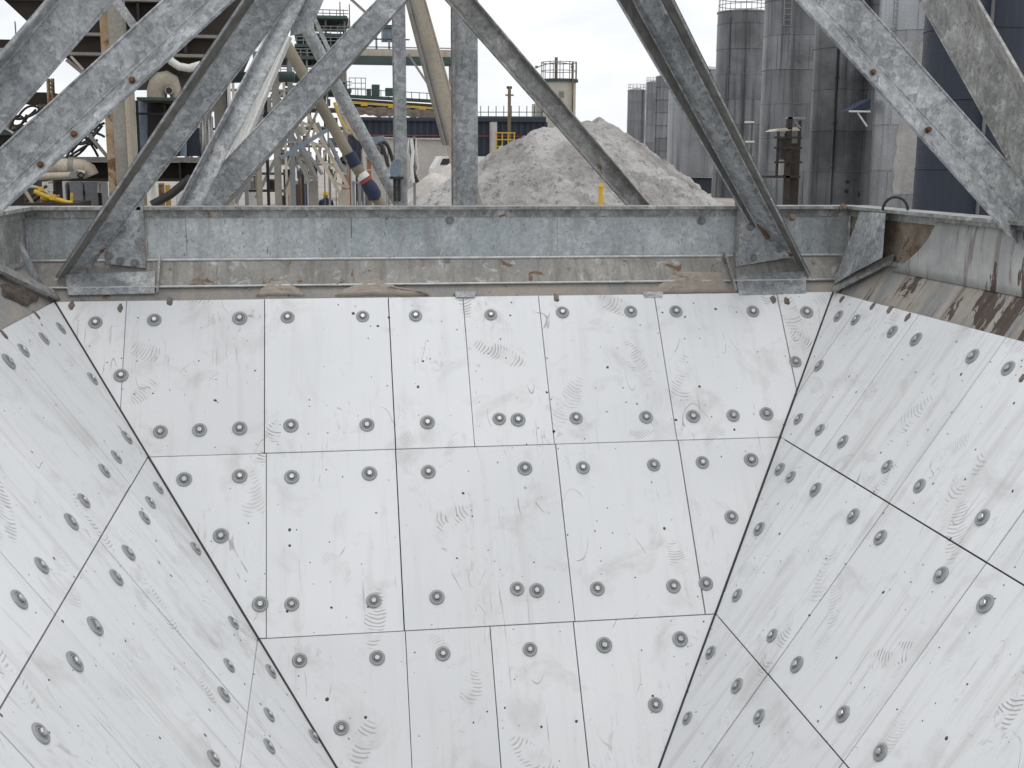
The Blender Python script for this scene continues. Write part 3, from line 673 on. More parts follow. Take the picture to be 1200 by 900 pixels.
# ------------------------------------------------------------------ stock piles
def heap(name, label, cones, x0, x1, y0, y1, nx, ny, mat, rough=1., seed=0., cat='sand pile'):
    b = MB(); vs = []
    for j in range(ny+1):
        for i in range(nx+1):
            x = x0+(x1-x0)*i/nx; y = y0+(y1-y0)*j/ny; h = 0
            for (cx, cy, hh, slope, rd) in cones:
                r = math.hypot(x-cx, y-cy); hc = hh-slope*(math.sqrt(r*r+rd*rd)-rd); h = max(h, hc)
            p = Vector((x+seed, y, 0))
            if h > 0:
                ang = math.atan2(y-cones[0][1], x-cones[0][0]); h += rough*(.16*noise.noise(p*.4)+.10*noise.noise(p*1.0)+.05*noise.noise(p*2.6)+.07*noise.noise(p*5.5)+.07*noise.noise(p*9)+.05*noise.noise(p*15)+.10*noise.noise(Vector((ang*5, 3, 0)))+.05*noise.noise(Vector((ang*14, 7, math.hypot(x-cones[0][0], y-cones[0][1])*.3))))*min(1, h/.8)*min(1, max(.15, (cones[0][2]-h)/1.2))
                g = noise.noise(p*1.7+Vector((9, 4, 1)))
                h -= rough*.05*max(0, .10-abs(g))/.10*min(1, h)
                h = max(h, -.02)
            else: h = -.03
            vs.append((x, y, h))
    fs = [[j*(nx+1)+i, j*(nx+1)+i+1, (j+1)*(nx+1)+i+1, (j+1)*(nx+1)+i] for j in range(ny) for i in range(nx)]
    fs = [f for f in fs if max(vs[k][2] for k in f) > -.025]
    b.add(vs, fs, 0, True)
    return tag(b.build(name, mat, None, None, False), label, cat)
DP = 30.
ap = PY(703, 136, DP); sh = PY(640, 149, DP-2.6)
heap('sand_pile', 'tall grey sand stockpile with sharp peak behind the hopper', [(ap.x, DP, ap.z, .72, .05), (sh.x, DP-2.6, sh.z, .64, .25), (sh.x+.9, DP-3.4, sh.z-.75, .62, .3)]+[(ap.x+(sh.x-ap.x)*f, DP-2.6*f, ap.z+(sh.z-ap.z)*f-.05, .70, .25) for f in (.25, .5, .75)], ap.x-9, ap.x+7.5, DP-8, DP+7, 260, 240, 'pile')
rd = random.Random(5)
for i in range(26):
    px, py = rd.uniform(585, 820), rd.uniform(205, 236)
    y = DP-rd.uniform(3.5, 5.8); 
M['tarp'] = dirty('pale_powder', (.60, .565, .535, 1), (.50, .465, .435, 1), .9, .9, 0, None, ((1, 1, .3), .5, (.36, .33, .30, 1)), .3, 5)
tp = PY(509, 202, 38)
heap('powder_heap', 'smooth pale powder heap beside the wide post', [(tp.x, 38, tp.z, .85, .2), (tp.x+.85, 39, tp.z+.35, .9, .4), (tp.x-.9, 37.5, tp.z-.75, .9, .3)], tp.x-5, tp.x+5, 33, 44, 90, 90, 'tarp', .55, 40)
a = PY(704, 238, 21)
yp = thing('marker_post', (a.x, 21, 0), 'yellow marker post standing before the sand pile', 'post')
tube('shaft', [(a.x, 21, 0), (a.x, 21, PY(704, 219, 21).z)], .040, 'yellow', yp, 10); tube('cap', [(a.x, 21, PY(704, 219, 21).z), (a.x, 21, PY(704, 215, 21).z)], [.055, .035], 'yellow', yp, 10)

# ------------------------------------------------------------------ silos
def silo(xl, xr, r, ytop, mat, label, course=2.2, rail=False, z0=0., n=36, rings=False, seams=0, cone=.5, shade=None):
    aL, aR = math.atan((xl-600)/1414.)+YAW, math.atan((xr-600)/1414.)+YAW
    ang, half = (aL+aR)/2, (aR-aL)/2; dist = r/math.sin(half); cx, cy = dist*math.sin(ang), dist*math.cos(ang)
    top = PY(600+1414*math.tan(ang-YAW), ytop, cy).z
    s = thing('silo', (cx, cy, 0), label, 'silo', 'steel silos behind the sand pile')
    z = max(z0, .02); i = 0
    while z < top-.01:
        z1 = min(top, z+course)
        if top-z1 < .5: z1 = top
        rr = r-(.012 if i % 2 else 0)
        MB().lathe([(rr, z), (rr, z1-.004)], (cx, cy, 0), n).build('shell_course', mat, s); tube('lap_joint', [(cx+(r+.004)*math.cos(t_*math.pi/18), cy+(r+.004)*math.sin(t_*math.pi/18), z) for t_ in range(37)], .028, mat, s, 4)
        if rings: MB().lathe([(rr-.02, z-.06), (rr+.07, z-.06), (rr+.07, z+.06), (rr-.02, z+.06)], (cx, cy, 0), n, smooth=False).build('hoop', 'silo_dark', s)
        if seams:
            for k in range(seams):
                a_ = -math.pi/2-ang+.0+(k-(seams-1)/2)*.55+(.27 if i % 2 else 0)
                p = Vector((cx+rr*math.cos(a_), cy+rr*math.sin(a_), 0)); tube('seam', [p+Vector((0, 0, z+.04)), p+Vector((0, 0, z1-.04))], .022, mat, s, 5)
        z = z1; i += 1
    MB().lathe([(r+.06, top-.04), (r+.06, top+.06), (r*.98, top+.07), (.25, top+cone), (.01, top+cone)], (cx, cy, 0), n).build('roof', mat, s)
    if rail:
        for hz in (.55, 1.1): tube('rail', [(cx+(r-.08)*math.cos(t*math.pi/14), cy+(r-.08)*math.sin(t*math.pi/14), top+hz) for t in range(29)], .03, 'grey', s, 5)
        for t in range(14): 
            p = (cx+(r-.08)*math.cos(t*math.pi/7), cy+(r-.08)*math.sin(t*math.pi/7), top+.05); tube('rail_post', [p, (p[0], p[1], top+1.1)], .03, 'grey', s, 5)
    if z0 > .1: MB().lathe([(r-.3, 0), (r-.3, z0+.05)], (cx, cy, 0), n).build('skirt', 'shed', s)
    return s, cx, cy, r, top, ang
silo(731, 752, 1.7, 106, 'silo_far', 'far slim grey silo with railing, leftmost end of the row', 3.4, True)
silo(752, 768, 1.5, 97, 'silo_far', 'far narrow grey silo squeezed between two others', 3.4, True)
silo(763, 783, 1.6, 90, 'silo_far', 'far grey silo girdled with dark hoops', 2.3, False, rings=True)
silo(778, 860, 3.2, 84, 'silo_light', 'pale smooth silo raised on a dark base beyond the pile', 6.5, False, 1.4)
s5 = silo(831, 890, 2., 15, 'silo_mid', 'grey silo with a railed flat top', 1.9, True, seams=2, cone=.15)
s6 = silo(884, 954, 2., -70, 'silo_mid', 'tall grey streaked silo next to the railed one', 2.2, seams=3)
s7 = silo(942, 1024, 2., -80, 'silo_dark', 'tall dark streaked silo behind the ladder platform', 2.3, seams=2)
s8 = silo(1014, 1104, 2., -90, 'silo_light', 'tall silo with pale powder spilled down its side', 2.4, seams=3)
s9 = silo(1066, 1192, 2., -110, 'silo_navy', 'wide navy blue black silo behind the right braces', 2.6)
silo(1187, 1290, 2., -100, 'silo_mid', 'grey silo at the far side of the navy one', 2.4)
# pale spill down silo s8, ladders, blank plates
s, cx, cy, r, top, ang = s8
b = MB(); K = 16; rows_ = []
for j in range(K+1):
    z = 1.2+(9.-1.2)*j/K; wdt = .30+.08*noise.noise(Vector((z*1.3, 0, 0)))+.10*(1-j/K); a0 = -math.pi/2-ang+.03+.05*noise.noise(Vector((z*.9, 5, 0)))
    rows_.append([(cx+(r+.03)*math.cos(a0+t*wdt), cy+(r+.03)*math.sin(a0+t*wdt), z) for t in (-1, -.5, 0, .5, 1)])
b.add([p for rw in rows_ for p in rw], [[j*5+i, j*5+i+1, (j+1)*5+i+1, (j+1)*5+i] for j in range(K) for i in range(4)], 0, True)
sp_ = b.build('spill', 'silo_pale_patch', s, None, False)
def ladder(sil, px, y0, y1, Yoff=.25):
    s, cx, cy, r, top, ang = sil; Y = cy-math.sqrt(max(.01, r*r-(PY(px, 100, cy-r).x-cx)**2))-Yoff if abs(PY(px, 100, cy-r).x-cx) < r else cy
    a_, b_ = PY(px-3, y0, Y), PY(px+3, y1, Y)
    lad = MB()
    for x in (a_.x, b_.x): lad.tube([(x, Y, b_.z), (x, Y, a_.z)], .035, 5)
    z = b_.z
    while z < a_.z: lad.tube([(a_.x, Y, z), (b_.x, Y, z)], .022, 5); z += .35
    z = b_.z+.5
    while z < a_.z: lad.tube([(a_.x, Y+.02, z), (a_.x, Y+Yoff+.15, z)], .02, 4); z += 2.2
    lad.build('ladder', 'grey', s)
ladder(s6, 924, -30, 30); ladder(s8, 1053, -30, 45)
# sight holes on the dark silo
for px, py in ((993, 213), (992, 224), (1004, 228)):
    p = PY(px, py, s7[2]-1.93); tube('hatch', [p+Vector((0, .3, 0)), p+Vector((0, -.06, 0))], .11 if px < 1000 else .2, 'black', s7[0], 10)
for px, py in ((806, 171), (814, 175), (798, 179)):
    pass
# ladder platform with beige canopy between the silos
Y = 58.
lp = thing('ladder_platform', (PY(925, 187, Y).x, Y, 0), 'steel ladder platform with beige canopy between two tall silos', 'platform')
a = lambda x, y: PY(x, y, Y)
bxp('post', 921, 137, 926.5, 250, Y, .22, 'brown', lp, True); bxp('post', 910.5, 154, 913, 206, Y, .12, 'brown', lp); bxp('post', 934, 141, 937, 250, Y+.6, .12, 'brown', lp, True); bxp('post', 919, 156, 920.5, 206, Y+1, .1, 'brown', lp)
MB().prism([a(907, 154), a(938, 153), a(934, 149), a(913, 151)], (0, 1.3, 0)).build('canopy', 'cream', lp)
for y in (160, 172, 189): bxp('cross_rail', 908, y, 940, y+2.4, Y-.12, .1, 'brown', lp)
bxp('cross_rail', 922, 137, 944, 139.5, Y, .2, 'grey', lp); strut(928, 138, 938, 150, 1.6, Y+.1, 'grey', lp)
bxp('deck', 898, 206, 938, 208.5, Y, 1.2, 'brown', lp); bxp('sign_panel', 913, 188, 920, 205, Y+.4, .05, 'white', lp); bxp('sign_panel', 913, 160, 920, 187, Y+.4, .05, 'silo_mid', lp)
bxp('rear_board', 926.6, 168, 934.5, 250, Y+.5, .1, 'brown', lp, True)
Y = 62.
aw = thing('awning', PY(1010, 127, Y), 'small blue awning on bracket fixed to the silo wall', 'awning')
MB().prism([PY(995, 130, Y), PY(1020, 127, Y), PY(1020, 116, Y)], (0, 1.2, 0)).build('cover', 'navy', aw)
bxp('front_edge', 995, 129.5, 1020, 131.5, Y-.03, .03, 'white', aw); strut(1005, 132, 1016, 148, 1.7, Y+.2, 'white', aw)
Y = 90.
sf = thing('access_frame', (PY(880, 187, Y).x, Y, 0), 'small railed steel frame beside the railed silo', 'frame')
for x in (876.5, 881): bxp('post', x, 143, x+1.3, 250, Y, .1, 'grey', sf, True)
for y in (142, 165): bxp('cross_rail', 874, y, 884, y+2, Y-.05, .3, 'white', sf)

# ------------------------------------------------------------------ tower, pole, shed
Y = 95.
tw = thing('concrete_tower', (PY(654, 187, Y).x, Y, 0), 'cream concrete tower with railed roof platform above the pile', 'tower')
cx = PY(654, 187, Y).x; r = 20*Y/1430; zt = PY(654, 95, Y).z
MB().lathe([(r, 0), (r, zt)], (cx, Y, 0), 28).build('shaft', 'concrete', tw)
MB().lathe([(.05, zt-.1), (r*1.13, zt-.1), (r*1.13, zt+.12), (.05, zt+.12)], (cx, Y, 0), 28, smooth=False).build('roof_slab', 'teal', tw)
for k in range(11):
    a_ = k*2*math.pi/11; p = Vector((cx+r*1.05*math.cos(a_), Y+r*1.05*math.sin(a_), zt+.1)); tube('rail_post', [p, p+Vector((0, 0, 1.35))], .035, 'grey', tw, 5)
for hz in (.75, 1.4): tube('rail', [(cx+r*1.05*math.cos(t*math.pi/12), Y+r*1.05*math.sin(t*math.pi/12), zt+hz) for t in range(25)], .03, 'grey', tw, 5)
bxp('mast', 650.5, 67, 653.5, 95, Y-.2, .2, 'wood', tw); tube('mast', [PY(671.5, 72, Y-r), PY(671.5, 72, Y-r)-Vector((0, 0, 8))], .07, 'wood', tw, 6)
tube('lamp_arm', arc(PY(629, 79, Y-.5), PY(671, 76, Y-.5), -.25), .04, 'grey', tw, 5)
for x in (629, 671): bxp('lamp_head', x-1.5, 77, x+1.5, 80, Y-.6, .2, 'grey', tw)
bxp('annex', 628, 121, 642, 187, Y+.3, 2.0, 'wall_pale', tw, True); bxp('window', 655, 107, 661, 114, Y-r-.05, .2, 'taupe', tw)
Y = 70.
po = thing('utility_pole', (PY(597, 187, Y).x, Y, 0), 'wooden utility pole with crossarm against the sky', 'pole')
p = PY(597, 102, Y); tube('shaft', [(p.x, Y, 0), (p.x, Y, p.z)], [.13, .09], 'wood', po, 8); bxp('crossarm', 592.5, 110.5, 602, 112.3, Y-.1, .12, 'wood', po); bxp('insulator', 594, 101, 600, 104, Y-.06, .12, 'black', po)
yr = thing('yellow_railing', (PY(590, 187, 66).x, 66, 0), 'yellow safety railing near the utility pole', 'railing')
for x in (581, 588, 595, 602): bxp('rail_post', x, 155, x+1.2, 250, 66, .08, 'yellow', yr, True)
for y in (155, 163, 171): bxp('rail', 580, y, 604, y+1.2, 65.92, .06, 'yellow', yr)
bxp('kick_plate', 578, 176, 604, 180, 65.9, .05, 'yellow', yr)
# long dark conveyor shed
Y = 85.
sh_ = thing('conveyor_shed', (PY(520, 187, Y).x, Y, 0), 'long dark shed with yellow striped conveyor of gravel on top', 'shed')
A = PY(405, 140, Y); B = PY(532, 144, Y); C = PY(640, 146, Y)
b = MB(); x = A.x; i = 0
xe = PY(640, 187, Y).x
while x < xe:
    b.box((x, Y-(.08 if i % 2 else 0), 0), (x+.22, Y+.3, PY(520, 142, Y).z)); x += .22; i += 1
b.build('cladding', 'shed', sh_)
box('body', (A.x, Y+.31, 0), (xe, Y+8, PY(520, 139, Y).z), 'shed', sh_)
bxp('red_base_line', 405, 158.5, 640, 159.6, Y-.14, .05, 'red', sh_)
bxp('eaves_beam', 405, 138, 640, 142, Y-.3, .6, 'shed', sh_)
b = MB(); K = 90; x0 = A.x; x1 = PY(540, 130, Y).x; vs_ = []
for i in range(K+1):
    x = x0+(x1-x0)*i/K
    for j, (yy, zz) in enumerate(((0, 135), (.4, 129), (1.2, 124))):
        p = Vector((x, Y+yy, PY(450, zz+4*i/K, Y).z)); p += Vector((0, .12*noise.noise(p*2), .14*noise.noise(p*3+Vector((7, 0, 0))))); vs_.append(p)
b.add(vs_, [[i*3+j, (i+1)*3+j, (i+1)*3+j+1, i*3+j+1] for i in range(K) for j in range(2)]); b.build('gravel_load', 'gravel', sh_, None, False)
def sloped(x0, y0a, x1, y0b, hpx, Y, dep, mat, name, par):
    p = [PY(x0, y0a, Y), PY(x1, y0b, Y), PY(x1, y0b+hpx, Y), PY(x0, y0a+hpx, Y)]
    return MB().prism(p, (0, dep, 0)).build(name, mat, par)
sloped(405, 115, 535, 124, 3, Y+1.4, .6, 'brown', 'conveyor_beam', sh_); sloped(405, 118, 535, 127.5, 1.9, Y+1.3, .5, 'yellow', 'yellow_stripe', sh_)
sloped(405, 110.5, 540, 118.5, 3.2, Y+2, 1.2, 'teal', 'conveyor_deck', sh_); sloped(405, 120.5, 535, 130, 5, Y+1.5, .5, 'brown', 'conveyor_side', sh_)
for x in (423, 455, 491): bxp('yellow_guard', x, 119.5+(x-405)*.07, x+8, 123+(x-405)*.07, Y+1.0, .3, 'yellow', sh_)
for i, x in enumerate(range(410, 640, 9)): bxp('rail_post', x, (103 if x < 540 else 124)+(x-405)*.06*(x < 540), x+.8, (112 if x < 540 else 137)+(x-405)*.06, Y+2, .06, 'teal', sh_)
sloped(405, 103.5, 540, 111, .8, Y+2, .06, 'teal', 'rail', sh_); sloped(560, 131, 640, 131, .8, Y+2, .06, 'teal', 'rail', sh_); sloped(560, 136, 640, 136.5, 2.5, Y-.1, 2, 'teal', 'gutter', sh_)
for x, w_, h_ in ((436, 9, 12), (452, 9, 8), (430, 5, 7)): bxp('roof_unit', x, 111-h_, x+w_, 112, Y+3, 1, 'teal', sh_)
bxp('buttress', 576, 143, 582.5, 187, Y-2, 1, 'wall_pale', sh_, True)
# cage on shed
for x in (409, 416, 423, 428): bxp('cage_bar', x, 91, x+.8, 112, Y+1, .06, 'grey', sh_)
for y in (91, 97, 103): bxp('cage_bar', 409, y, 429, y+.8, Y+.95, .05, 'grey', sh_)

# pale concrete bay wall with equipment in front of it
Y = 55.
bw = thing('bay_wall', (PY(490, 187, Y).x, Y, 0), 'pale concrete bay wall below the dark shed', 'wall')
sloped(425, 160, 540, 163, 1.5, Y-.15, .7, 'wall_pale', 'coping', bw); bxp('wall_face', 425, 161.5, 540, 187, Y, .5, 'wall_pale', bw, True)
Y = 50.
pk = thing('truck', (PY(515, 187, Y).x, Y, 0), 'white truck cab parked behind the powder heap', 'truck')
x0 = PY(507, 187, Y).x; x1 = PY(534, 187, Y).x+1.6; zt = PY(518, 183, Y).z
MB().prism([(x0, Y, .7), (x1, Y, .7), (x1, Y, zt), (x0+.35, Y, zt), (x0+.05, Y, zt-.5), (x0, Y, 1.6)], (0, 2.3, 0)).build('cab', 'white', pk)
MB().prism([(x0+.3, Y-.02, zt-.35), (x0+.42, Y-.02, zt-.1), (x0+1.1, Y-.02, zt-.1), (x0+1.1, Y-.02, zt-.35)], (0, .05, 0)).build('window', 'black', pk)
box('chassis', (x0+.1, Y+.3, .45), (x1+3.5, Y+2, .7), 'black', pk)
for xx in (x0+.8, x1+.4, x1+2.2):
    for yy in (Y+.02, Y+1.95): MB().tube([(xx, yy, .5), (xx, yy+.3, .5)], .5, 18).build('wheel', 'black', pk)
# ------------------------------------------------------------------ middle distance: process tower, gantry, lattice booms
Y = 34.
pt_ = thing('process_tower', (PY(378, 187, Y).x, Y, 0), 'open multi-storey steel process tower with green floors', 'tower')
for x in (338, 360, 383, 405): 
    bxp('post', x, 18 if x > 350 else 30, x+2.2, 250, Y, .12, 'taupe', pt_, True); bxp('post', x, 18 if x > 350 else 30, x+2.2, 250, Y+2.6, .12, 'taupe', pt_, True)
for (y, x0, x1) in ((20, 360, 408), (39, 345, 410), (52, 345, 410), (66, 318, 410), (86, 318, 400), (104, 380, 412)):
    bxp('floor', x0, y, x1, y+3.4, Y-.1, 3.1, 'teal', pt_)
    for rr, rail_y in enumerate((y-5, y-9)):
        bxp('rail', x0, rail_y, x1, rail_y+.9, Y-.12, .05, 'grey', pt_)
    for x in range(int(x0)+2, int(x1), 8): bxp('rail_post', x, y-9, x+.9, y, Y-.11, .05, 'grey', pt_)
rd = random.Random(11)
for k in range(46):
    x, y = rd.uniform(318, 404), rd.choice((30, 48, 60, 78, 98, 110))+rd.uniform(-5, 3); wd, hg = rd.uniform(3, 9), rd.uniform(3, 9)
    if x < 345 and y < 70: continue
    bxp('machine', x, y-hg, x+wd, y+3, Y+rd.uniform(.6, 2.2), .5, rd.choice(['cream', 'taupe', 'brown', 'grey', 'white', 'black', 'cream_rust']), pt_)
bxp('guard', 358, 27, 368, 35, Y-.3, .3, 'yellow', pt_)
bxp('roof', 360, 18, 407, 21.5, Y-.3, 3.5, 'teal', pt_)
for x in (398, 409): bxp('mast', x, 5 if x > 400 else 2, x+1.4, 40, Y+.5, .08, 'taupe', pt_)
Y = 42.
gt = thing('pipe_gantry', (PY(470, 187, Y).x, Y, 0), 'elevated gantry with tan beam and green underside crossing the sky', 'gantry')
bxp('beam', 405, 57.5, 536, 66, Y, .9, 'cream', gt); bxp('underbeam', 405, 66.2, 536, 74, Y-.1, 1.1, 'teal', gt)
bxp('rail', 405, 45, 480, 46.5, Y, .05, 'teal', gt); bxp('rail', 405, 55, 536, 56.2, Y, .05, 'grey', gt)
for x in (440, 455, 470): bxp('rail_post', x, 38, x+2.2, 57.5, Y, .1, 'grey', gt)
bxp('tank', 448, 33, 464, 47, Y+.2, .8, 'blue', gt); bxp('tank_lid', 446, 29, 466, 33, Y+.1, 1., 'teal', gt)
bxp('trestle', 401, 72, 407, 187, Y+.3, .25, 'taupe', gt, True); bxp('trestle', 527, 74, 533, 187, Y+.3, .25, 'taupe', gt, True)
strut(478, 63, 505, 104, 2.4, 30, 'grey', gt)
def lattice(p0, p1, wpx, Y, dep, mat, label, n=9):
    a, b_ = PY(*p0, Y), PY(*p1, Y); d = (b_-a).normalized(); s = Vector((0, 1, 0)).cross(d).normalized()*wpx*Y/1430
    if s.x < 0: s = -s
    t = thing('lattice_boom', (b_.x, Y, 0), label, 'boom', 'inclined lattice booms'); yv = Vector((0, dep, 0))
    for o in (Vector(), s, yv, s+yv): bar('chord', a+o, b_+o, .075*Y/26, .075*Y/26, mat, t)
    L_ = (b_-a)
    for i in range(n):
        q0, q1 = a+L_*(i/n), a+L_*((i+1)/n)
        for o in (Vector(), yv):
            bar('lacing', q0+o+(s if i % 2 else Vector()), q1+o+(Vector() if i % 2 else s), .045*Y/26, .045*Y/26, mat, t)
        bar('lacing', q0, q0+yv, .04, .04, mat, t)
    e = b_+s*.5; bar('foot', (e.x, Y+dep/2, e.z), (e.x, Y+dep/2, 0), .25, .25, mat, t)
    return t
lattice((338, 118), (398, 226), 12, 26, .7, 'cream', 'cream lattice conveyor boom sloping down beside the khaki pipe')
lattice((322, 122), (362, 214), 10, 31, .7, 'taupe', 'grey brown lattice boom sloping down behind the brown post')
def single_post(x0, x1, y0, Y, mat, label):
    p = thing('steel_post', (PY((x0+x1)/2, 187, Y).x, Y, 0), label, 'post', 'posts under the process tower')
    a, b_ = PY(x0, y0, Y), PY(x1, 187, Y); wd = b_.x-a.x
    box('flange', (a.x, Y, 0), (b_.x, Y+.02, a.z), mat, p); box('flange', (a.x, Y+wd, 0), (b_.x, Y+wd+.02, a.z), mat, p); box('web', (a.x+wd*.45, Y+.0201, 0), (a.x+wd*.55, Y+wd-.0001, a.z), mat, p)
    box('base_plate', (a.x-.08, Y-.08, 0), (b_.x+.08, Y+wd+.1, .03), mat, p); return p
single_post(296, 306, 60, 12, 'cream', 'cream steel post crossing behind the A-frame leg')
single_post(308, 315, 80, 14, 'brown', 'thin dark brown steel post')
pp = single_post(317, 329, 62, 11, 'taupe', 'wide grey brown steel post with diagonal blue grey strut')
strut(329, 185, 384, 152, 4.5, 11, 'blue', pp); strut(275, 238, 297, 196, 6, 11.2, 'grey', pp)
strut(364, 12, 388, 64, 4.5, 11, 'galv', pp); strut(408, -4, 430, 16, 3, 11, 'grey', pp)
strut(388, 100, 404, 140, 3, 11, 'galv', pp)
# cream chute plate parallel to the nearer leg
ch = thing('chute', PY(263, 195, 8.2), 'cream sloping chute plate behind the galvanised leg', 'chute')
folded('chute_plate', [((308, 84, 8.2), (262, 196, 8.2)), ((315, 92, 8.2), (268, 204, 8.2)), ((318, 94, 8.1), (271, 206, 8.1))], 'white', ch, (.3, .1), .02)
bar('chute_leg', PY(266, 200, 8.25), Vector((PY(266, 200, 8.25).x, 8.25, 0)), .08, .08, 'cream', ch)
# skid, tent, bricks on the ground
Y = 60.
sk = thing('skid_unit', (PY(357, 187, Y).x, Y, 0), 'dark grey equipment skid on the pale yard', 'skid')
bxp('base', 341, 216, 372, 223, Y, 2, 'shed', sk, True); bxp('frame', 340, 212, 362, 217, Y+.1, 1.8, 'grey', sk); p = PY(361, 213, Y+.9); tube('drum', [p, PY(361, 203, Y+.9)], .36, 'taupe', sk, 14); bxp('motor', 362, 213, 372, 217, Y+.2, 1, 'taupe', sk)
tube('drum', [PY(361, 202, Y+.9), PY(361, 178, Y+.9)], .18, 'cream_rust', sk, 10)
Y = 75.
tn = MB().prism([PY(328, 212, Y), PY(355, 212, Y), PY(347, 190, Y), PY(339, 183, Y), PY(331, 186, Y)], (0, 5, 0)).build('tarpaulin', 'white'); tag(tn, 'white tarpaulin covered stack in the far yard', 'tarpaulin')
tn2 = thing('pallet_stack', (PY(436, 187, 45).x, 45, 0), 'stack of orange brown brick pallets in the yard', 'pallets')
for k in range(4): bxp('pallet_layer', 430.5+(k % 2)*.5, 187+k*13, 442, 198.5+k*13, 45, 1, 'orange', tn2, k == 3)
bxp('tarp_lid', 429, 184, 443, 187, 44.9, 1.2, 'taupe', tn2)
cb = thing('control_cabin', (PY(444, 187, 30).x, 30, 0), 'small teal roofed control cabin behind the galvanised pipe', 'cabin')
bxp('walls', 437, 169, 452, 187, 30, 1.2, 'wall_pale', cb, True); MB().prism([PY(435, 169, 29.8), PY(453, 168, 29.8), PY(450, 159, 29.8), PY(438, 160, 29.8)], (0, 1.5, 0)).build('roof', 'blue', cb)
for x in (438.5, 446): bxp('window', x, 173, x+5, 181, 29.97, .06, 'black', cb)
tube('cable', arc(PY(447, 168, 29.5), PY(461, 192, 29.5), -.2), .05, 'black', cb, 6); tube('cable', arc(PY(443, 168, 29.4), PY(455, 196, 29.4), -.15), .05, 'black', cb, 6)
bl = thing('bollard_pair', (PY(417, 187, 24).x, 24, 0), 'pair of short grey steel bollards joined by a bar', 'bollards')
for x in (413, 420.5): bxp('bollard', x, 212, x+3, 250, 24, .06, 'grey', bl, True)
bxp('joining_bar', 412, 213, 424, 215, 23.97, .03, 'grey', bl)
hs = thing('hose_bundle', (PY(486, 187, 24).x, 24, 0), 'tangle of pale and black hoses hanging beside the slim post', 'hoses')
rd = random.Random(3)
for k in range(7):
    x = 480+rd.uniform(0, 9); tube('hose', [PY(x, 163, 24)+Vector((0, .1*k, 0)), PY(x+rd.uniform(-2, 5), 178, 24)+Vector((0, .1*k, 0)), PY(x+rd.uniform(-3, 6), 196, 24)+Vector((0, .1*k, 0)), PY(x+rd.uniform(-4, 6), 214, 24)+Vector((0, .1*k, 0))], .035, ['white', 'black', 'grey'][k % 3], hs, 6)
bxp('hose_stand', 484, 160, 487, 187, 24.7, .08, 'grey', hs, True)
# worker: hard hat and shoulders show above the rim
def person(px, ytop, Y, label, hatmat, clothmat):
    top = PY(px, ytop, Y); x = top.x; hgt = top.z
    t = thing('person', (x, Y, 0), label, 'person'); b = MB(); k = hgt/1.78
    me = bpy.data.meshes.new('body'); V = [(0,0,.95),(0,0,1.2),(0,0,1.42),(0,0,1.52),(0,-.01,1.63),(-.2,0,1.42),(-.27,.02,1.15),(-.24,-.1,.92),(.2,0,1.42),(.27,.02,1.15),(.24,-.1,.92),(-.1,0,.9),(-.11,-.02,.5),(-.11,.02,.08),(-.11,-.12,.04),(.1,0,.9),(.11,-.02,.5),(.11,.02,.08),(.11,-.12,.04)]
    E_ = [(0,1),(1,2),(2,3),(3,4),(2,5),(5,6),(6,7),(2,8),(8,9),(9,10),(0,11),(11,12),(12,13),(13,14),(0,15),(15,16),(16,17),(17,18)]
    me.from_pydata([Vector(v)*k for v in V], E_, []); o = bpy.data.objects.new('body', me)
    me.materials.append(M[clothmat]); link(o, t, (x, Y, 0))
    sk_ = o.modifiers.new('skin', 'SKIN'); rad = [.15,.16,.15,.06,.10,.08,.06,.04,.08,.06,.04,.1,.075,.055,.05,.1,.075,.055,.05]
    for sv, r_ in zip(me.skin_vertices[0].data, rad): sv.radius = (r_*k, r_*k*.85)
    me.skin_vertices[0].data[0].use_root = True
    o.modifiers.new('sub', 'SUBSURF').levels = 2
    MB().lathe([(.012, 1.53), (.07, 1.535), (.085, 1.6), (.09, 1.66), (.08, 1.70)], (x, Y-.005, 0), 14).build('face', 'skin', t)
    h_ = MB(); h_.lathe([(.17, 1.655), (.17, 1.668), (.135, 1.675), (.125, 1.73), (.09, 1.765), (.03, 1.785), (.005, 1.787)], (x, Y-.01, 0), 18); 
    for o2 in (h_,): o2.v = [Vector((v.x, v.y, v.z*k)) for v in o2.v]
    h_.build('hard_hat', hatmat, t)
    return t
person(381.5, 224.5, 44, 'worker in navy overalls and yellow hard hat behind the rim', 'yellow', 'navy')

# ------------------------------------------------------------------ left plant: raised dark bin on cream column, pipes, cabinets
Y = 10.5
pl = thing('raised_bin', (PY(135, 187, Y).x, Y, 0), 'dark brown raised bin standing on a rust-edged cream column', 'bin')
P_ = lambda x, y, yy=Y: PY(x, y, yy)
MB().prism([P_(-70, -70, 11), P_(8, 3, 11), P_(97, 86, 11), P_(214, 86, 11), P_(262, 62, 11), P_(320, -70, 11)], (0, 2.6, 0)).build('bin_body', 'brown', pl)
for y in (-3, 39, 62): bxp('girt', 40 if y > 30 else -20, y, 262 if y < 60 else 256, y+3.5, 10.88, .12, 'taupe', pl)
for x in (160, 185, 214): bxp('stiffener', x, -40, x+3, 62, 10.9, .1, 'brown', pl)
bxp('column_flange', 122, -6, 131.5, 246, Y+.02, .2, 'cream_rust', pl, True); bxp('column_web', 131.4, -6, 149, 246, Y, .16, 'column', pl, True); bxp('column_edge', 149, 95, 154.5, 246, Y-.05, .3, 'cream', pl, True)
bxp('column', 252, 80, 267, 240, 11.4, .16, 'taupe', pl, True); bxp('column', 268, 80, 270, 240, 11.35, .25, 'white', pl, True)
strut(132, -5, 160, 34, 9, 10.3, 'galv', pl); strut(78, 70, 100, 88, 4, 10.8, 'taupe', pl); strut(83, 66, 98, 82, 2.5, 10.7, 'cream', pl)
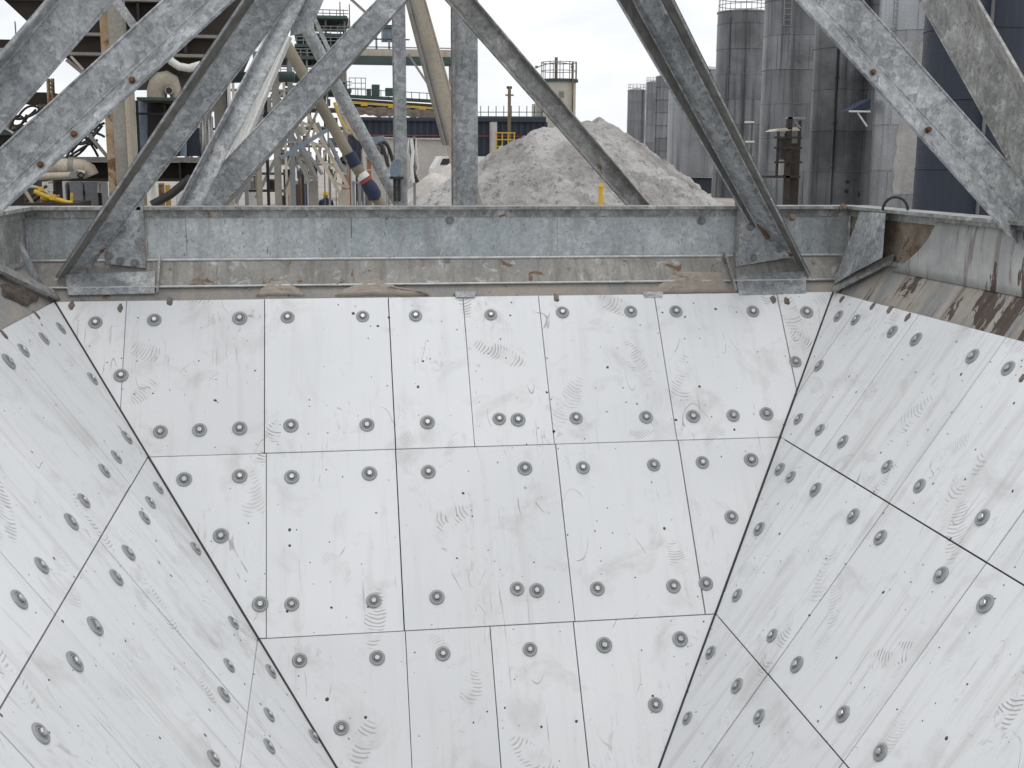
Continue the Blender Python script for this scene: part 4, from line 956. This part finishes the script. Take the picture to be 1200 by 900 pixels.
strut(254, 62, 284, -10, 14, 11.6, 'cream', pl)
b = MB(); 
for x in (56.5, 61.5): b.tube([P_(x, 92, 12), P_(x, 240, 12)-Vector((0, 0, 3))], .018, 5)
for y in range(95, 240, 5): b.tube([P_(56.5, y, 12), P_(61.5, y, 12)], .012, 4)
b.build('ladder', 'cream_rust', pl)
# cross beam under the bin
cbm = thing('cross_beam', (PY(150, 187, 11.2).x, 11.2, 0), 'dark I-section cross beam carrying the cream pipes', 'beam')
bxp('top_flange', 62, 184, 250, 190, 11.1, .4, 'taupe', cbm); bxp('web', 62, 190.2, 250, 209, 11.28, .04, 'brown', cbm); bxp('bottom_flange', 62, 209.2, 250, 212.5, 11.1, .4, 'brown', cbm)
for x in (64, 244): bxp('stanchion', x, 212.6, x+4, 240, 11.2, .2, 'brown', cbm, True)
for x in (92, 165, 210, 232): bxp('web_stiffener', x, 190.3, x+1.5, 209, 11.12, .15, 'brown', cbm)
def pipe_t(pts, rpx, Y, mat, label):
    pp_ = [PY(x, y, Y) for x, y in pts]
    t = thing('pipe', pp_[0], label, 'pipe'); tube('pipe_run', pp_, rpx*Y/1430, mat, t, 14); return t
t = pipe_t([(-20, 196), (40, 195.5), (88, 195), (97, 196), (104, 200), (107, 206)], 9, 10.7, 'cream', 'thick cream process pipe with bent end left of the column')
p = PY(84, 195, 10.7); tube('clamp', [p-Vector((.02, 0, 0)), p+Vector((.02, 0, 0))], 10*10.7/1430, 'taupe', t, 14)
t = pipe_t([(-20, 208), (40, 207), (80, 206), (92, 203), (100, 204)], 4.2, 10.6, 'cream', 'thin cream pipe running under the thick one')
p = PY(86, 205, 10.6); bxp('valve', 82, 200, 90, 209, 10.5, .08, 'grey', t)
tube('handwheel', [PY(94, 202, 10.45), PY(99, 205, 10.45), PY(96, 209, 10.45), PY(91, 206, 10.45), PY(94, 202, 10.45)], .01, 'brown', t, 5)
# elbow duct with motor housing
du = thing('elbow_duct', PY(188, 118, 11), 'cream elbow duct above a dark motor housing', 'duct')
q = [(184, 118), (184, 106), (186, 100), (190, 96), (196, 95), (202, 97), (205, 103), (206, 118)]
tube('duct_bend', [PY(x, y, 10.95) for x, y in q], [.085, .085, .088, .09, .088, .07, .05, .045], 'cream', du, 16)
p = PY(198, 106, 10.84); tube('inspection_port', [p+Vector((0, .1, 0)), p], .035, 'cream', du, 14); tube('port_hole', [p+Vector((0, .01, 0)), p-Vector((0, .004, 0))], .026, 'black', du, 14)
bxp('deck', 160, 114, 208, 117.5, 10.75, 1.4, 'teal', du); bxp('housing', 172, 118, 203, 183, 11.5, .5, 'black', du)
tube('riser', [PY(167, 118, 11.2), PY(167, 183, 11.2)], .042, 'blue', du, 12); bxp('rail', 157, 132, 200, 134.5, 10.95, .05, 'shed', du)
tube('riser', [PY(215, 140, 11.2), PY(215, 183, 11.2)], .03, 'blue', du, 12); bxp('panel', 220, 150, 233, 183, 11.3, .1, 'shed', du); bxp('panel', 203, 130, 220, 183, 11.9, .1, 'black', du)
bxp('motor', 178, 122, 192, 132, 11.3, .25, 'brown', du)
for x in (160, 203): bxp('leg', x, 117.6, x+2.5, 184, 11.0, .05, 'black', du)
tube('flexible_hose', [PY(x, y, 10.8) for x, y in ((194, 62), (201, 72), (210, 78), (222, 80), (236, 76))], .035, 'white', du, 10)
b = MB(); vs_ = []
for i in range(13):
    x = 234+i*1.25; yy = 11.4+.03*math.sin(i*2.1)
    vs_ += [PY(x, 138+2*math.sin(i), yy), PY(x+.6, 160, yy+.03*math.cos(i)), PY(x, 184, yy)]
b.add(vs_, [[i*3+j, (i+1)*3+j, (i+1)*3+j+1, i*3+j+1] for i in range(12) for j in range(2)], 0, True)
cl = b.build('cloth_sheet', 'white', None, None, False); mo = cl.modifiers.new('solid', 'SOLIDIFY'); mo.thickness = .006; tag(cl, 'pale folded cloth sheet hung above the cross beam', 'cloth')
# cables
cbx = thing('cable_bundle', PY(105, 186, 11), 'dark cables looping in front of the sky left of the column', 'cables')
rd = random.Random(8)
for k in range(9):
    x0, y0 = 74+rd.uniform(0, 16), rd.uniform(160, 186); x1, y1 = 112+rd.uniform(0, 12), rd.uniform(128, 184)
    tube('cable', arc(PY(x0, y0, 11.1+.05*k), PY(x1, y1, 11.1+.05*k), rd.uniform(-.12, .12), 10), .012, ['teal', 'black', 'brown'][k % 3], cbx, 6)
for k in range(7):
    x0, y0 = rd.uniform(2, 20), rd.uniform(135, 160); tube('cable', arc(PY(x0, y0, 12.5+.05*k), PY(x0+rd.uniform(15, 38), y0+rd.uniform(-16, 12), 12.5+.05*k), rd.uniform(-.1, .1), 10), .012, ['black', 'teal', 'brown'][k % 3], cbx, 6)
strut(103, 156, 126, 184, 3.6, 10.9, 'taupe', cbx)
# far-left machinery
mc = thing('machine_block', (PY(10, 187, 13).x, 13, 0), 'dark brown machinery block seen beneath the left braces', 'machine')
bxp('body', -60, 150, 24, 196, 13, 1.5, 'brown', mc, True); bxp('hood', 5, 146, 30, 158, 12.8, .5, 'cream_rust', mc); bxp('cap', -20, 152, 14, 158, 12.7, .3, 'teal', mc)
strut(4, 148, 22, 160, 2.4, 12.6, 'white', mc); bxp('crosshead', -30, 46, 22, 58, 13.4, .8, 'brown', mc); bxp('crosshead', -30, 56, 10, 62, 13.2, .8, 'cream', mc); bxp('mast', 2, 58, 8, 150, 13.4, .2, 'brown', mc)
bxp('crosshead', 22, 108, 62, 121, 13.4, .6, 'brown', mc); bxp('mast', 46, 118, 54, 200, 13.5, .2, 'cream_rust', mc); bxp('mast', 17.5, 25, 18.6, 48, 13.6, .02, 'grey', mc)
for x0, x1, m_, lb in ((50, 78, 'white', 'white electrical cabinet below the cream pipes'), (82, 116, 'grey', 'grey electrical cabinet next to the cream column')):
    c_ = thing('cabinet', (PY((x0+x1)/2, 187, 12).x, 12, 0), lb, 'cabinet'); bxp('case', x0, 213, x1, 240, 12, .5, m_, c_, True)
    for k in (0, 1): 
        xa = x0+(x1-x0)*(k*.5+.03); bxp('door', xa, 215, xa+(x1-x0)*.43, 246, 11.98, .02, m_, c_)
    bxp('handle', (x0+x1)/2-2, 224, (x0+x1)/2-1, 229, 11.96, .02, 'black', c_)
wl_ = thing('lamp_unit', PY(117, 228, 11.6), 'small white tubular fitting beside the cabinet', 'fitting'); tube('tube_body', [PY(117, 215, 11.6), PY(117, 226, 11.6)], .02, 'white', wl_, 8); bar('holder', PY(117, 226, 11.6), Vector((PY(117, 226, 11.6).x, 11.6, 0)), .03, .03, 'black', wl_)
ho = thing('yellow_hoses', (PY(60, 187, 10).x, 10, 0), 'yellow hoses heaped with brown poles behind the left rim', 'hoses')
for k, (p0, p1, m_, r_) in enumerate((((40, 224), (84, 238), 'yellow', .018), ((48, 233), (85, 240), 'yellow', .02), ((34, 219), (62, 232), 'cream', .012), ((28, 222), (40, 242), 'cream', .014), ((36, 240), (58, 226), 'brown', .014), ((46, 240), (70, 230), 'orange', .014), ((84, 226), (84, 244), 'yellow', .012), ((30, 236), (55, 218), 'brown', .012))):
    tube('hose', arc(PY(*p0, 10+.04*k), PY(*p1, 10+.04*k), rd.uniform(-.04, .03)), r_, m_, ho, 8)
bxp('coil_bracket', 44, 219, 50, 224, 9.9, .05, 'yellow', ho); bxp('coil_bracket', 58, 228, 64, 234, 9.9, .05, 'yellow', ho)
bxp('hose_rack', 28, 238, 90, 242, 9.95, .6, 'brown', ho, True)
# valves and posts under the beam, right of the column
vp = thing('valve_row', (PY(190, 187, 10.6).x, 10.6, 0), 'row of ochre and cream valve posts under the cross beam', 'valves')
for x, w_, m_ in ((166, 5, 'cream'), (177, 4, 'white'), (186, 6, 'cream_rust'), (194, 5, 'yellow'), (206, 4, 'white'), (214, 4, 'cream')): bxp('valve_post', x, 214+rd.uniform(0, 8), x+w_, 240, 10.7+rd.uniform(0, .3), .06, m_, vp, True)
tube('black_hose', [PY(178, 240, 10.5), PY(200, 228, 10.5), PY(224, 208, 10.5)], .035, 'black', vp, 8)
# green header pipe by the cream post
t = pipe_t([(268, 91), (320, 90), (345, 90)], 6, 12.5, 'teal', 'green header pipe crossing behind the cream post')

# ------------------------------------------------------------------ denser plant clutter
rd = random.Random(21)
Y = 20.
rk2 = thing('pipe_rack', (PY(285, 187, Y).x, Y, 0), 'crowded rack of pipes and dark panels behind the cream post', 'pipe rack')
for x in (222, 246, 274, 300, 333): bxp('post', x, 92, x+3, 246, Y, .06, rd.choice(['taupe', 'brown', 'cream']), rk2, True)
for y in (104, 128, 150, 176, 202, 222): bxp('beam', 222, y, 337, y+3, Y+.08, .08, rd.choice(['brown', 'taupe', 'teal']), rk2)
for k in range(34):
    x, y = rd.uniform(222, 326), rd.choice((128, 150, 176, 202, 222, 240)); wd, hg = rd.uniform(4, 15), rd.uniform(5, 19)
    bxp('panel', x, y-hg, x+wd, y+.5, Y+.2+k*.02, .3, rd.choice(['brown', 'black', 'grey', 'taupe', 'cream', 'white', 'shed', 'brown']), rk2)
for k in range(16):
    x, y = rd.uniform(224, 330), rd.uniform(100, 200); tube('pipe_run', [PY(x, y, Y-.05-k*.01), PY(x+rd.uniform(-3, 3), y+rd.uniform(18, 50), Y-.05-k*.01)], rd.uniform(.012, .04), rd.choice(['cream', 'white', 'grey', 'black', 'taupe']), rk2, 8)
Y = 39.
pm = thing('pump_station', (PY(400, 187, Y).x, Y, 0), 'low clutter of pumps, drums and pipes behind the lattice booms', 'pumps')
for k in range(40):
    x, y = rd.uniform(331, 452), rd.uniform(196, 228); wd, hg = rd.uniform(2.5, 9), rd.uniform(4, 12)
    if 364 < x < 398: continue
    m_ = rd.choice(['cream', 'taupe', 'brown', 'grey', 'white', 'blue', 'black', 'orange'])
    if k % 3: bxp('pump_case', x, y-hg, x+wd, 240, Y+.2+k*.06, .3, m_, pm, True)
    else: tube('drum', [PY(x, 187, Y+.4+k*.06)*1-Vector((0, 0, PY(x, 187, Y+.4+k*.06).z)), PY(x, y-hg, Y+.4+k*.06)], wd*.35*Y/1430, m_, pm, 12)
for k in range(14):
    x = rd.uniform(332, 455); bxp('stand_pipe', x, rd.uniform(165, 205), x+rd.uniform(.8, 1.8), 240, Y+rd.uniform(.1, 2), .05, rd.choice(['cream', 'grey', 'taupe', 'black']), pm, True)
for k in range(60):   # lower storeys of the process tower
    x, y = rd.uniform(322, 404), rd.choice((124, 146, 168, 190, 206))+rd.uniform(-4, 3); wd, hg = rd.uniform(2, 8), rd.uniform(3, 12)
    bxp('machine', x, y-hg, x+wd, y+2, 35.+rd.uniform(.4, 2.2), .4, rd.choice(['taupe', 'taupe', 'brown', 'grey', 'grey', 'blue', 'cream', 'wall_pale', 'black']), pt_)
for y in (126, 148, 170, 192): bxp('floor', 322, y, 404, y+1.8, 34.9, 2.8, 'taupe', pt_)
for k in range(10):
    x, y = rd.uniform(335, 395), rd.uniform(90, 180); tube('pipe_run', [PY(x, y, 33.7), PY(x+rd.uniform(-12, 20), y+rd.uniform(15, 40), 33.7)], rd.uniform(.03, .07), rd.choice(['grey', 'taupe', 'brown']), pt_, 8)
for k in range(5):
    x0 = 392+k*3; tube('pipe_run', arc(PY(x0, 120+4*k, 33), PY(x0+18, 152+3*k, 33), rd.uniform(-.2, .3)), .045, ['yellow', 'cream', 'cream', 'orange', 'cream'][k], pt_, 8)

# more grey bracing, pipework between the left posts, and down-pipes on the silos
for k, (x0, y0, x1, y1, w_) in enumerate(((150, 96, 214, 60, 4), (205, 212, 262, 100, 4.5), (232, 96, 300, 200, 4), (246, 214, 300, 130, 3.5), (270, 62, 312, 150, 4.5), (300, 232, 346, 140, 4), (285, 100, 340, 60, 3.5), (258, 120, 345, 118, 3.2), (300, 168, 350, 166, 3), (318, 110, 372, 214, 3.4), (332, 226, 372, 130, 3))):
    bar('brace', PY(x0, y0, 15+.15*k), PY(x1, y1, 15+.15*k), w_*15/1430, w_*15/1430, ['galv', 'grey', 'taupe', 'galv_dirty'][k % 4], rk2)
for x, y0 in ((238, 70), (262, 60), (284, 58), (340, 60)): bxp('post', x, y0, x+4.5, 246, 16.2, .07, 'grey', rk2, True)
for k in range(13):   # stair treads climbing behind the A-frame leg
    bxp('stair_tread', 262+5*k, 222-8.5*k, 272+5*k, 223.6-8.5*k, 17.5, .7, 'grey', rk2)
for dy in (0, -16): bar('stair_rail', PY(262, 224+dy, 17.45), PY(332, 106+dy, 17.45), .035, .035, 'grey', rk2)
for sil, px, y0, y1, r_ in ((s6, 902, -40, 215, .07), (s7, 975, -40, 225, .08), (s9, 1110, -60, 240, .05), (s9, 1150, -60, 240, .07), (s5, 850, 20, 220, .05)):
    st_, cx, cy, r, top, ang = sil; Yp = cy-math.sqrt(max(.05, r*r-(PY(px, 187, cy-r*.8).x-cx)**2))-.12
    xx = PY(px, 187, Yp).x; tube('down_pipe', [(xx, Yp, .05), (xx, Yp, PY(px, y0, Yp).z)], r_, ['silo_mid', 'silo_dark'][px % 2], st_, 8)
    for z in (2.5, 5., 7.5, 10.): box('pipe_clip', (xx-r_*1.5, Yp-r_*1.1, z), (xx+r_*1.5, Yp+.14, z+.08), 'silo_dark', st_)
